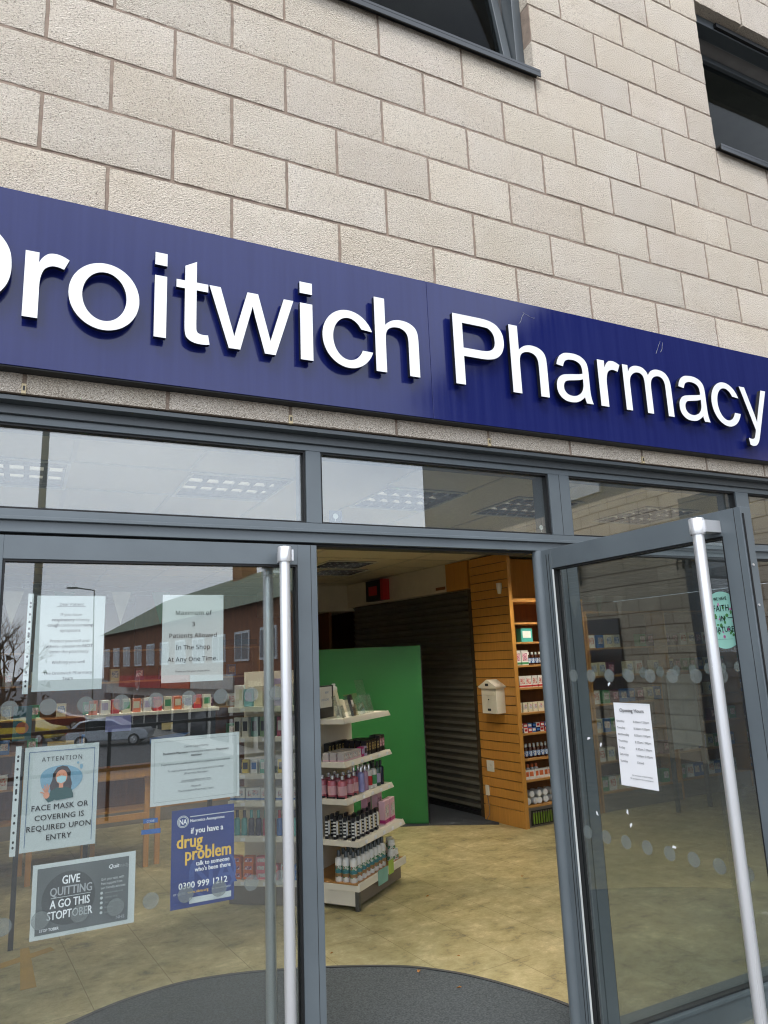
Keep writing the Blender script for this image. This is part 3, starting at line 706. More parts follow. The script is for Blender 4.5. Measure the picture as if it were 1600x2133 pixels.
poly2(t, [(-.045, -.014), (-.034, -.028), (-.02, -.024), (-.012, -.01), (-.026, .002)], TEAL, fr, .0017)
disc2(t, 0, .044, .0165, SKIN, fr, .0020, .021); rect2(t, -.006, .006, .012, .026, SKIN, fr, .0019)
poly2(t, [(-.014, .044), (0, .048), (.014, .044), (.012, .030), (0, .025), (-.012, .030)], MSK, fr, .0024)
for a in (-.006, .006): disc2(t, a, .051, .0012, HAIR, fr, .0025, n=8)
disc2(t, -.040, -.006, .0085, SKIN, fr, .0022, .010)
for a, l in ((-.55, .014), (-.25, .020), (.02, .022), (.28, .020), (-1.15, .012)):
    bx, by = -.040+.007*math.sin(a), -.003+.007*math.cos(a); dx, dy = math.sin(a)*l, math.cos(a)*l; nx_, ny_ = math.cos(a)*.0019, -math.sin(a)*.0019
    poly2(t, [(bx-nx_, by-ny_), (bx+nx_, by+ny_), (bx+dx+nx_*.7, by+dy+ny_*.7), (bx+dx-nx_*.7, by+dy-ny_*.7)], SKIN, fr, .0023)
t.build('illustration', n3); fr = fr0; sleeve(n3, fr, .212, .302)
n4, fr = notice('window_notice', 'landscape white notice headed Career Opportunity between the mask notice and door handle', .584, 1.3455, .294, .2105, R(.3))
t = MB(); s0 = .0098
for a, b_, c_, d_ in ((-.136, .136, .094, .0945), (-.136, .136, -.0945, -.094), (-.136, -.1355, -.094, .094), (.1355, .136, -.094, .094)): rect2(t, a, b_, c_, d_, INKG, fr)
addtext(t, 'Career Opportunity', 0, .070, .0108, INKG, fr)
addsegs(t, [('Droitwich Pharmacy', True), ('is looking for a full-time', False), ('Dispensary', True)], 0, .052, s0, INK, fr)
addtext(t, 'Assistant', 0, .041, s0, INK, fr, bold=.0003)
for tx, y in (('Experience and qualifications (NVQ2) ideal but not essential', .018), ('To apply please send a cover note and CV to Riaz', -.004), ('(Pharmacy Manager)', -.0155), ('riazsameja@hotmail.com', -.038), ('Regards', -.058), ('The Droitwich Pharmacy Team', -.070)): addtext(t, tx, 0, y, s0, INKG, fr)
rect2(t, -.055, .055, -.0405, -.0400, INK, fr); t.build('lettering', n4)
n5, fr = notice('window_poster', 'blue Narcotics Anonymous poster with yellow drug problem lettering and a phone number', .610, 1.0685, .2065, .300, 0, NAVY)
n5['category'] = 'poster'
t = MB(); disc2(t, .032, -.055, .078, NAVYL, fr, .0006, n=40); disc2(t, .032, -.055, .070, NAVY, fr, .0008, n=40); addtext(t, 'NA', .032, -.095, .11, NAVYL, fr, bold=.004, lift=.0009)
disc2(t, -.067, .113, .0190, WHITEI, fr, .001); disc2(t, -.067, .113, .0170, NAVY, fr, .0012); disc2(t, -.067, .113, .0155, WHITEI, fr, .0013); disc2(t, -.067, .113, .0137, NAVY, fr, .0014)
addtext(t, 'NA', -.067, .1045, .0235, WHITEI, fr, bold=.0009, squash=.72, lift=.0016)
rect2(t, -.044, .103, .1245, .1272, WHITEI, fr); addtext(t, 'Narcotics Anonymous', -.044, .109, .0128, WHITEI, fr, LF, bold=.0006, squash=.98)
addtext(t, 'if you have a', .012, .073, .0260, WHITEI, fr, bold=.0013, squash=.82)
addtext(t, 'drug', -.045, .032, .058, YELI, fr, bold=.0034, squash=.80); addtext(t, 'problem', .017, -.008, .058, YELI, fr, bold=.0034, squash=.78)
addtext(t, 'talk to someone', .032, -.027, .0195, WHITEI, fr, bold=.0010, squash=.86); addtext(t, "who's been there", .032, -.045, .0195, WHITEI, fr, bold=.0010, squash=.86)
addtext(t, 'call our national helpline', -.092, -.067, .0075, NAVYL, fr, LF)
addtext(t, '0300 999 1212', .001, -.092, .0275, WHITEI, fr, bold=.0012, squash=.96)
addtext(t, 'or go to', -.095, -.108, .0125, WHITEI, fr, LF); addtext(t, 'www.ukna.org', -.050, -.108, .0125, YELI, fr, LF, bold=.0004, squash=.92); addtext(t, 'for more information', .028, -.108, .0100, WHITEI, fr, LF, squash=.78)
rect2(t, -.044, .093, -.139, -.121, WHITEI, fr); addtext(t, 'local meeting', -.092, -.136, .0075, NAVYL, fr, LF)
t.build('lettering', n5); tape(n5, fr, -.1, .146, .016, .6); tape(n5, fr, -.11, -.147, .014, .7); tape(n5, fr, .105, -.145, .012, -.7)
n6, fr = notice('window_poster', 'grey landscape poster reading GIVE QUITTING A GO THIS STOPTOBER', .250, 1.010, .294, .2085, 0)
n6['category'] = 'poster'
t = MB(); rect2(t, -.134, .127, -.092, .092, GREYI, fr, .0006); disc2(t, -.0445, -.0, .075, GREYD, fr, .0009, n=44)
addtext(t, 'GIVE', -.040, .040, .034, WHITEI, fr, bold=.0016, squash=.72); addtext(t, 'QUITTING', -.038, .010, .034, GREYL, fr, bold=.0016, squash=.74)
rect2(t, -.094, .018, .0035, .0050, WHITEI, fr)
addtext(t, 'A GO THIS', -.040, -.024, .033, WHITEI, fr, bold=.0015, squash=.70); addtext(t, 'STOPTOBER', -.040, -.055, .033, WHITEI, fr, bold=.0015, squash=.70)
addtext(t, 'Quit', .066, .064, .0165, WHITEI, fr, LF, bold=.0007, shear=.2); addtext(t, 'Ready', .090, .064, .0155, GREYL, fr, LF, shear=.2)
for k, tx in enumerate(('Quit your way, with', 'free support from', 'our friendly advisors')): addtext(t, tx, .046, .032-k*.0125, .0112, WHITEI, fr, LF, squash=.8)
for k, tx in enumerate(('www.quitready.co.uk', '0333 005 00 95', "Text 'ready' to 66777", '/stoptober', '/stoptober')):
    disc2(t, .049, -.004-k*.0138, .0042, WHITEI, fr, n=14); addtext(t, tx, .058, -.0065-k*.0138, .0080, GREYL, fr, LF, squash=.8)
addtext(t, 'NHS', .092, -.084, .0130, GREYL, fr, LF, bold=.0006); addtext(t, 'STOP TOBER', -.122, -.084, .0115, WHITEI, fr, LF, bold=.0005, squash=.8)
t.build('lettering', n6); tape(n6, fr, -.02, -.104, .03, .15)
# dear: left edge placed by corners measured on the glass.   opening hours on the open leaf
def leaffr(s_, z): return (FR_L[0]+FR_L[1]*s_+VZ*z-FR_L[3]*.006+Vector((0, 0, 0)), FR_L[1], VZ, FR_L[3])
s_in = .0
FRO = (XRf @ Vector((.395+.037, .0205, 1.3235)), FR_L[1], VZ, FR_L[3])
n7, fr = notice('opening_hours_notice', 'white Opening Hours sheet taped to the glass of the open right door', 0, 0, .178, .305, 0, PAPERW, FRO)
t = MB(); addtext(t, 'Opening Hours', .0, .119, .019, INK, fr, bold=.0003)
for k, (a, b_) in enumerate((('Monday', '8.30am-7.00pm'), ('Tuesday', '8.30am-7.00pm'), ('Wednesday', '8.30am-7.00pm'), ('Thursday', '8.30am-7.00pm'), ('Friday', '8.30am-7.00pm'), ('Saturday', '9.00am-5.00pm'), ('Sunday', 'Closed'))):
    addtext(t, a, -.080, .081-k*.0245, .0125, INK, fr, LF); addtext(t, b_, .002, .081-k*.0245, .0125, INK, fr, LF)
addtext(t, 'We are closed on Bank Holidays', .02, -.112, .0078, INK, fr); addtext(t, 'We apologise for the inconvenience', .015, -.124, .0078, INK, fr)
t.build('lettering', n7); tape(n7, fr, .02, .155, .07, 0); tape(n7, fr, .02, -.157, .07, 0)
for a, l in ((-.06, .10), (.09, .12)):
    t = MB(); rect2(t, a, a+.002, -.157-l, -.157, SLEEVE, fr, .001); t.build('tape_end', n7)
stk = thing('door_sticker', 'pale green oval WE HAVE FAITH IN NATURE sticker beside the open door handle', 'sticker', XRf @ Vector((.872, .0205, 1.666)))
fr = (XRf @ Vector((.872, .0208, 1.761)), FR_L[1], VZ, FR_L[3]); GRS = mat('mint_sticker', (150, 205, 190), .5)
t = MB(); ps = []
for k in range(40):
    a = 2*math.pi*k/40; ps.append((.062*max(-1, min(1, 1.25*math.cos(a))), .0+.095*math.sin(a)))
poly2(t, ps, GRS, fr, .0004); t.build('film', stk)
t = MB(); LEAFG = mat('printed_leaf', (70, 130, 70), .6); PINK = mat('printed_pink', (190, 120, 165), .6)
for k in range(26):
    x, y = rnd.uniform(-.045, .045), rnd.uniform(-.06, .055)
    disc2(t, x, y, rnd.uniform(.003, .006), LEAFG if k % 3 else PINK, fr, .0008, rnd.uniform(.003, .007), n=8)
for tx, y, s_ in (('WE HAVE', .066, .015), ('FAITH', .030, .029), ('IN', -.004, .027), ('NATURE', -.040, .026)): addtext(t, tx, 0, y, s_, INK, fr, bold=.0006, squash=.72, space=1.1)
rect2(t, -.045, -.02, .005, .007, INK, fr, .0015); rect2(t, .02, .045, .005, .007, INK, fr, .0015); rect2(t, -.03, .03, -.064, -.0635, INK, fr)
t.build('print', stk)
# small transom stickers
for (x, z, nm) in ((1.115, 2.232, 'small square smoked sticker with a white tree emblem in the corner of the middle transom'), (2.125, 2.232, 'small clear sticker with a white emblem beside the wide transom mullion')):
    s_ = thing('transom_sticker', nm, 'sticker', (x, .1015, z-.022)); fr = (Vector((x, .1025, z)), VX, VZ, VN)
    t = MB()
    if x < 2: rect2(t, -.028, .028, -.026, .026, mat('smoke_film', (70, 76, 84), .3), fr, .0003)
    disc2(t, 0, .003, .011, WHITEP, fr, .0008); rect2(t, -.001, .001, -.018, .003, WHITEP, fr, .0009); t.build('film', s_)
for (x, z, w_, lab) in ((.440, 1.198, .045, 'blue sticker reading CODE on the left door glass'), (.442, 1.165, .06, 'blank blue tape strip on the left door glass under the CODE sticker')):
    s_ = thing('blue_tape', lab, 'sticker', (x, .1035, z-.008)); fr = (Vector((x, .1045, z)), VX, VZ, VN)
    t = MB(); poly2(t, [(-w_/2, -.006), (w_/2, -.008), (w_/2, .007), (-w_/2, .008)], mat('blue_tape', (40, 105, 185), .4), fr, 0)
    if z > 1.18: addtext(t, 'CODE', 0, -.004, .011, WHITEI, fr)
    t.build('strip', s_)
# torn paper remnants on the open leaf glass
for k, (x, z, a) in enumerate(((.19, 1.33, .3), (.255, 1.31, 1.2), (.33, 1.545, .8), (.37, 1.03, 1.0), (.20, 1.045, 2), (.36, 1.075, 1.6), (.56, .99, .1))):
    t = MB(); c_, sn_ = math.cos(a), math.sin(a); q = [(-.009, -.003), (.007, -.004), (.011, .002), (-.003, .006)]
    fr = (XRf @ Vector((x, .0208, z)), FR_L[1], VZ, FR_L[3]); poly2(t, [(p[0]*c_-p[1]*sn_, p[0]*sn_+p[1]*c_) for p in q], PAPERW, fr, .0006)
    t.build('paper_remnant', dr)

# ================================================================== INTERIOR
# carpet mats
pts = [(.355, 1.77), (.60, 1.88), (.891, 1.935), (1.15, 1.90), (1.378, 1.825), (1.658, 1.70), (1.87, 1.58), (2.05, 1.455), (2.19, 1.30), (2.301, 1.13), (2.419, .873), (2.494, .636), (2.53, .35), (2.53, .205), (-.75, .205), (-.70, .6), (-.5, 1.05), (-.2, 1.40), (.08, 1.62)]
mt = thing('door_mat', 'large curved dark grey carpet mat just inside the doorway', 'mat', (.9, 1, 0))
MB().prism(pts, .0015, .006, CARPET).build('carpet', mt)
def ribbon(P, w_, z0, z1, m):
    b = MB(); n = len(P)
    for i in range(n-1):
        a = Vector((P[i][0], P[i][1], 0)); c_ = Vector((P[i+1][0], P[i+1][1], 0)); d = (c_-a).normalized(); nn = Vector((-d.y, d.x, 0))*w_/2
        b.prism([(a-nn)[:2], (c_-nn)[:2], (c_+nn)[:2], (a+nn)[:2]], z0, z1+i*1e-5, m)
    return b
def smooth(P, k=6):
    out_ = []
    for i in range(len(P)-1):
        p0 = P[max(0, i-1)]; p1 = P[i]; p2 = P[i+1]; p3 = P[min(len(P)-1, i+2)]
        for j in range(k):
            t_ = j/k
            out_.append(tuple(.5*((2*p1[q])+(-p0[q]+p2[q])*t_+(2*p0[q]-5*p1[q]+4*p2[q]-p3[q])*t_*t_+(-p0[q]+3*p1[q]-3*p2[q]+p3[q])*t_**3) for q in (0, 1)))
    out_.append(P[-1]); return out_
ribbon(smooth(list(reversed(pts[14:]))+[]+[], 3) if False else smooth(pts[14:]+pts[:13], 4), .022, .0062, .009, mat('edge_trim', (44, 46, 52), .5)).build('edging', mt)
cp = MB().prism([(2.6, 4.9), (2.95, 4.72), (3.35, 4.60), (3.85, 4.36), (4.43, 3.97), (4.6, 4.2), (4.6, 5.9), (4.2, 7), (2.6, 7)], .0015, .005, CARPETD).build('carpet'); tag(cp, 'dark carpet area in front of the roller shutter', 'carpet')
# dry leaves on the floor
def dryleaf(x, y, s_, lab, grp=None):
    b = MB(); X = Matrix.Translation((x, y, .012)) @ Matrix.Rotation(rnd.uniform(0, 6), 4, 'Z') @ Matrix.Scale(s_, 4)
    P = [(-.5, 0, .0), (-.2, .25, .12), (.1, .18, .25), (.5, .05, .1), (.15, -.2, .05), (-.2, -.22, .15)]
    c_ = b.bm.verts.new(X @ Vector((0, 0, 0))); vs = [b.bm.verts.new(X @ Vector(p)) for p in P]; mi = b.mi(mat('dry_leaf', (176, 118, 58), .8))
    for i in range(6): f_ = b.bm.faces.new([c_, vs[i], vs[(i+1) % 6]]); f_.material_index = mi
    o_ = b.build('dry_leaf'); tag(o_, lab, 'leaf', 'dry leaves on the floor'); return o_
dryleaf(2.06, 1.36, .045, 'largest curled dry leaf on the edge of the doormat'); dryleaf(2.14, 1.08, .035, 'small dry leaf on the mat right of the largest one')
dryleaf(1.75, 1.85, .03, 'brown twig like leaf on the floor beside the left door frame'); dryleaf(3.55, 2.42, .04, 'lone dark leaf on the yellow floor in front of the wall shelves')
dryleaf(2.72, 2.42, .03, 'tiny dark leaf on the yellow floor right of the white gondola'); dryleaf(2.35, 1.42, .022, 'tiny leaf crumb on the floor beyond the doormat edge')
# ceiling lights -------------------------------------------------
TUBE = mat('lit_tube', (1, .93, .80), .4, emit=215.0); TUBED = mat('dim_tube', (1, .90, .74), .4, emit=.3); TUBEU = mat('unlit_tube', (.75, .74, .70), .3); REFL = mat('louvre_metal', (.78, .78, .78), .12, 1, var=.03)
HOUS = mat('luminaire_inside', (.55, .55, .52), .4, .0)
def troffer(TUBE=None):
    HOUS = MATS['luminaire_inside'] if TUBE is None else mat('luminaire_shaded', (.10, .10, .10), .4)  # unlit and dim fixtures get their inner shade as a darker housing colour
    TUBE = TUBE or MATS['lit_tube']
    r = thing('ceiling_light', 'x', 'ceiling light', (0, 0, 0))
    fr_ = MB(); a = .298
    for q in ((-a, a, -a, -a+.018), (-a, a, a-.018, a)): fr_.box(q[0], q[1], q[2], q[3], -.008, 0, WHITEP)
    for q in ((-a, -a+.018), (a-.018, a)): fr_.box(q[0], q[1], -a+.018, a-.018, -.008, 0, WHITEP)
    fr_.build('frame', r)
    h = MB(); e_ = a-.016
    h.box(-e_, e_, -e_, e_, .082, .086, HOUS)
    for q in ((-e_, -e_+.003, -e_, e_), (e_-.003, e_, -e_, e_), (-e_+.003, e_-.003, -e_, -e_+.003), (-e_+.003, e_-.003, e_-.003, e_)): h.box(q[0], q[1], q[2], q[3], .0, .082, HOUS)
    h.build('housing', r)
    lv = MB(); n = 6; s_ = (2*a-.036)/n
    for i in range(1, n):
        x = -a+.018+i*s_
        for sx in (-1, 1):
            lv.face([(x, -a+.018, .045), (x+sx*.014, -a+.018, -.004), (x+sx*.014, a-.018, -.004), (x, a-.018, .045)], REFL)
    for i in range(0, n*1+1):
        y = -a+.018+i*s_
        if 0 < i < n+0:
            for sx in (-1, 1): lv.face([(-a+.018, y, .045), (a-.018, y, .045), (a-.018, y+sx*.006, -.0045), (-a+.018, y+sx*.006, -.0045)], REFL)
    lv.build('louvre', r)
    for y in (-.2, 0, .2):
        MB().tube((-a+.03, y, .063), (a-.03, y, .063), .013, TUBE, seg=10).build('tube', r)
    return r
TRU = troffer(TUBEU); TRD = troffer(TUBED); TR = troffer(); TR.location = (1.12, 1.72, 2.728)
TL_ = [(1.12, 1.72, 'square louvred light seen through the left transom, nearest the door mullion'), (-.08, 1.72, 'square louvred light at the far left of the left transom'),
       (2.32, 1.72, 'square louvred light behind the middle transom at its reflected sky edge'), (3.32, 1.75, 'square louvred light at the right end of the middle transom'), (4.45, 1.75, 'square louvred light seen through the right transom'),
       (3.22, 4.95, 'front louvred light of the pair over the green screen'), (3.42, 5.57, 'rear louvred light of the pair over the green screen'), (3.32, 3.55, 'louvred light just under the top edge of the open doorway'), (2.08, 3.55, 'louvred light in the upper left corner of the open doorway'),
       (-.08, 4.15, 'louvred light over the display table seen through the left door'), (.95, 4.75, 'louvred light above the wooden table behind the left door'), (6.0, 2.4, 'louvred light above the wall shelves on the far right'), (.3, 7.3, 'rearmost louvred light behind the left door'), (7.6, 3.2, 'louvred light deepest on the right above the shelving'), (0, 0, 'added unseen louvred light above the doormat'), (0, 0, 'added unseen louvred light above the yellow floor before the green screen'), (0, 0, 'added unseen louvred light in front of the beech shelf bay')]
for i, (x, y, lab) in enumerate(TL_):
    x, y = FIX[i]
    if i == 0: TRD['label'] = lab; TRD['group'] = 'louvred ceiling lights'; TRD.location = (x, y, 2.7265)
    elif i < 5: dup(TRD, (x, y, 2.7265), 0, lab, 'louvred ceiling lights')
    elif i == 8: TR['label'] = lab; TR['group'] = 'louvred ceiling lights'; TR.location = (x, y, 2.7265)
    elif i == 5: TRU['label'] = lab; TRU['group'] = 'louvred ceiling lights'; TRU.location = (x, y, 2.7265)
    elif i in (6, 7, 9, 11, 12, 13): dup(TRU, (x, y, 2.7265), 0, lab, 'louvred ceiling lights')
    else: dup(TR, (x, y, 2.7265), 0, lab, 'louvred ceiling lights')

# ---- gondola A
P0 = Vector((2.19, 2.43)); d1 = Vector((.797, .604)).normalized(); ga = math.atan2(d1.y, d1.x)
XA = Matrix.Translation((P0.x, P0.y, 0)) @ Matrix.Rotation(ga, 4, 'Z')
gd = thing('shelf_gondola', 'cream metal shelf gondola with stocked shelves just inside the open doorway', 'shelving', (P0.x, P0.y, 0), ga)
def L2W(X, x, y, z): return X @ Vector((x, y, z))
b = MB(); b.box(.02, .735, .03, .9, .02, .135, PLINTH, XA); b.box(.0, .02, .028, .9, .03, .135, CREAM, XA); b.box(0, .03, .0, .03, 0, .16, ALU, XA); b.build('plinth', gd, .002)
b = MB(); b.box(-.0, .745, .0, .9, .152, .172, WOODH, XA); b.build('deck', gd, .002)
b = MB(); b.box(-.006, .75, -.012, 0, .126, .178, CREAM, XA); b.box(-.012, -.006, -.008, .9, .126, .165, CREAM, XA); b.build('ticket_rail', gd, .0015)
b = MB(); b.box(.0, .74, .43, .455, .172, 1.52 if False else 1.36, CREAMW, XA); b.build('back_panel', gd, .002)
SHELVES = [(.445, .0, .0), (.716, .085, .0), (.966, .09, .0), (1.265, .09, .0)]
for z, s_, e_ in SHELVES:
    b = MB(); b.box(0, .735, s_, .43, z-.012, z, CREAM, XA)
    b.prism([(s_-.001, z-.034), (s_-.001, z+.004), (s_-.020, z-.030), (s_-.020, z-.036)], 0, .745, CREAM, XA @ Matrix(((0, 0, 1, 0), (1, 0, 0, 0), (0, 1, 0, 0), (0, 0, 0, 1))))
    b.box(-.006, 0, s_-.014, .43, z-.036, z+.001, CREAM, XA); b.box(.735, .741, s_, .43, z-.03, z+.001, CREAM, XA)
    so_ = b.build('shelf', gd, .001)
    for i in range(5):
        x = .08+i*.14
        if z in (.445, .716, .966): MB().box(x, x+.035, s_-.0225, s_-.0205, z-.028, z-.006, PAPERW, XA).build('price_ticket', so_)
tk = MB(); tk.box(.27, .42, -.017, -.013, .09, .19, mat('mint_card', (130, 175, 160), .6), XA); tk.box(.44, .52, -.017, -.013, .12, .215, mat('lime_card', (160, 185, 80), .6), XA); tk.build('shelf_card', gd)

# ---- product protos ------------------------------------------------
ORD = ['first', 'second', 'third', 'fourth', 'fifth', 'sixth', 'seventh', 'eighth', 'ninth', 'tenth', 'eleventh', 'twelfth', 'thirteenth', 'fourteenth', 'fifteenth', 'sixteenth', 'seventeenth', 'eighteenth', 'nineteenth', 'twentieth']
def carton(w_, d_, h_, body, panel=None, band=None, name='carton', cat='box'):
    r = thing(name, 'x', cat); MB().box(-w_/2, w_/2, -d_/2, d_/2, 0, h_, body).build('box_body', r, .001)
    if panel:
        p = MB(); p.box(-w_*.36, w_*.36, -d_/2-.0008, -d_/2+.001, h_*.30, h_*.80, panel)
        p.build('printed_panel', r)
    if band:
        p = MB(); p.box(-w_/2-.0006, w_/2+.0006, -d_/2-.0012, d_/2+.0006, h_*.06, h_*.20, band); p.build('colour_band', r)
    return r
def bottle(rad, h_, body, cap, lab=None, neck=.35, capfrac=.2, name='bottle'):
    r = thing(name, 'x', 'bottle'); hb = h_*(1-capfrac)
    MB().lathe([(0, 0), (rad*.95, 0), (rad, rad*.12), (rad, hb*.88), (rad*.86, hb*.94), (rad*neck, hb*.975), (rad*neck, hb)], body, None, 16).build('bottle_body', r)
    cr_ = rad*max(neck, .45)
    MB().lathe([(cr_, hb), (cr_, h_*.985), (cr_*.8, h_), (0, h_)], cap, None, 14).build('cap', r)
    if lab:
        l = MB(); l.lathe([(rad*1.02, hb*.18), (rad*1.02, hb*.66)], lab, None, 16); l.build('bottle_label', r)
    return r
def pc(name, c_, r_=.4, **k): return mat('print_'+name, c_, r_, **k)
def printmat(name, cols, scale=60, rough=.4):
    m = bpy.data.materials.new('print_'+name); m.use_nodes = True; t = m.node_tree; b = t.nodes['Principled BSDF']; b.inputs['Roughness'].default_value = rough
    tcn = N(t, 'ShaderNodeTexCoord'); vo = N(t, 'ShaderNodeTexVoronoi'); vo.inputs['Scale'].default_value = scale; nz = N(t, 'ShaderNodeTexNoise'); nz.inputs['Scale'].default_value = scale*.8; nz.inputs['Detail'].default_value = 2
    t.links.new(tcn.outputs['Object'], nz.inputs['Vector']); mxv = N(t, 'ShaderNodeMixRGB'); mxv.inputs[0].default_value = .08
    t.links.new(tcn.outputs['Object'], mxv.inputs[1]); t.links.new(nz.outputs['Color'], mxv.inputs[2]); t.links.new(mxv.outputs[0], vo.inputs['Vector'])
    sx = N(t, 'ShaderNodeSeparateColor'); t.links.new(vo.outputs['Color'], sx.inputs[0]); rp = N(t, 'ShaderNodeValToRGB'); rp.color_ramp.interpolation = 'CONSTANT'
    rp.color_ramp.elements[0].color = srgb(cols[0])+(1,); rp.color_ramp.elements[1].position = 1/len(cols); rp.color_ramp.elements[1].color = srgb(cols[1])+(1,)
    for k in range(2, len(cols)): e = rp.color_ramp.elements.new(k/len(cols)); e.color = srgb(cols[k])+(1,)
    t.links.new(sx.outputs[0], rp.inputs[0]); t.links.new(rp.outputs[0], b.inputs['Base Color']); return m
FLOR = printmat('floral', ((210, 208, 196), (40, 110, 70), (200, 196, 186), (60, 140, 130), (170, 60, 55), (50, 120, 80)), 75)
ARTW = printmat('art_white', ((215, 212, 205), (208, 206, 200), (120, 130, 150), (214, 210, 204), (190, 120, 120)), 90)
ARTR = printmat('art_red', ((190, 60, 60), (215, 200, 190), (200, 90, 80), (220, 215, 205)), 80)
ARTB = printmat('art_blue', ((50, 90, 150), (200, 210, 220), (70, 120, 170), (210, 215, 220)), 80)
ARTG = printmat('art_gold', ((190, 165, 95), (60, 48, 30), (205, 190, 140), (150, 120, 60)), 70)
ARTP = printmat('art_pink', ((200, 110, 140), (225, 200, 205), (120, 60, 90), (215, 160, 175)), 70)
_used = set()
def place(proto, X, x, y, z, rz, label, group):
    base = X.to_euler().z+rnd.uniform(-.09, .09); p = X @ Vector((x+rnd.uniform(-.002, .002), y+rnd.uniform(-.004, .004), z))
    if proto.name not in _used:
        _used.add(proto.name); proto.location = p; proto.rotation_euler = (0, 0, base+rz); proto['label'] = label; proto['group'] = group; return proto
    return dup(proto, p, base+rz, label, group)
BLK = pc('black', (22, 20, 24)); GLD = pc('gold', (190, 165, 95), .3); MAG = pc('magenta', (170, 40, 110)); PNKL = pc('palepink', (222, 180, 190)); WHT = pc('white', (222, 220, 214)); LAV = pc('lavender', (170, 160, 190))
RSE = pc('rose', (178, 96, 108), .2); RSEL = pc('roselabel', (206, 160, 165)); SIL = mat('silver_cap', (.7, .7, .7), .25, .8); GRNB = pc('greenlabel', (50, 120, 80)); TEA = pc('teal', (60, 120, 130)); BRN = pc('kraft', (150, 115, 75)); NVY = pc('navy', (30, 34, 66), .25); LIL = pc('lilac', (150, 150, 200), .25)
SMK = pc('smoke', (70, 76, 78), .3); RED = pc('red', (180, 40, 45)); ORG = pc('orange', (215, 110, 60)); PNK = pc('pink', (215, 120, 130)); BLU = pc('blue', (50, 105, 170)); GRN = pc('green', (60, 140, 90)); CRM = pc('cream', (215, 208, 180)); AMB = pc('amber', (60, 30, 16), .2); YEL = pc('yellow', (205, 180, 60)); PUR = pc('plum', (92, 40, 70))
# deck bottles (smoked caps, green floral labels)
pb = bottle(.0265, .20, WHT, SMK, FLOR, .5, .21, 'shampoo_bottle'); k = MB(); k.lathe([(.0276, .035), (.0276, .055)], BRN, None, 16); k.build('label_band', pb); k = MB(); k.lathe([(.0277, .057), (.0277, .078)], TEA, None, 16, ); k.build('label_band', pb)
for r_ in range(3):
    for i in range(9 if r_ else 8):
        place(pb, XA, .04+i*.0625, .055+r_*.058, .172, .3*math.sin(i), 'green labelled shampoo bottle, %s from left in the %s row of the bottom deck' % (ORD[i], ('front', 'second', 'third')[r_]), 'shampoo bottles on the bottom deck')
pj = bottle(.03, .075, WHT, WHT, FLOR, .9, .3, 'cream_jar')
for i, (x, y, z) in enumerate(((.61, .05, .172), (.67, .05, .172), (.70, .11, .172), (.62, .05, .247), (.68, .09, .247))):
    place(pj, XA, x, y, z, 0, 'white lidded green jar at the right end of the bottom deck, %s' % ('front left', 'front right', 'rear right', 'on top at left', 'on top at right')[i], 'jars on the bottom deck')
# shelf 1: black and gold gift packs + pink gift boxes
gp = carton(.05, .022, .15, BLK, ARTG, None, 'gift_pack')
k = MB(); k.lathe([(0, .03), (.009, .03), (.009, .12), (0, .125)], WHT, Matrix.Translation((-.011, -.014, 0)), 8); k.lathe([(0, .03), (.009, .03), (.009, .11), (0, .115)], GLD, Matrix.Translation((.012, -.014, 0)), 8); k.build('tube_pair', gp)
k = MB()
for j_ in range(5): k.box(-.0256, -.0251, -.010, .010, .02+j_*.022, .03+j_*.022, WHT)
k.build('zigzag_edge', gp)
i = 0
for x in (.045, .115, .185, .255, .325, .395):
    for j_ in range(4 if x < .2 else 2):
        place(gp, XA, x-.01, .045+j_*.07, .445, .25, 'black gift pack of tubes, %s from left in the %s row of the lowest shelf' % (ORD[i], ('front', 'second', 'third', 'rear')[j_]), 'gift packs on the lowest shelf')
    i += 1
gb = carton(.10, .05, .17, PNKL, ARTW, MAG, 'gift_box'); place(gb, XA, .56, .07, .445, .1, 'pale pink gift box with white window, left of the pair at the shelf end', 'pink gift boxes'); place(gb, XA, .67, .075, .445, .1, 'pale pink gift box with white window, right of the pair at the shelf end', 'pink gift boxes')
gb2 = carton(.085, .05, .20, pc('pinkwhite', (205, 150, 165)), BLK, None, 'gift_box'); place(gb2, XA, .50, .19, .445, .1, 'tall rose gift box with black panel behind the black gift packs', 'pink gift boxes')
gb3 = carton(.09, .05, .22, PNKL, ARTP, BLK, 'gift_box'); place(gb3, XA, .64, .17, .445, .0, 'tallest pink gift box with black band at the end of the lowest shelf', 'pink gift boxes')
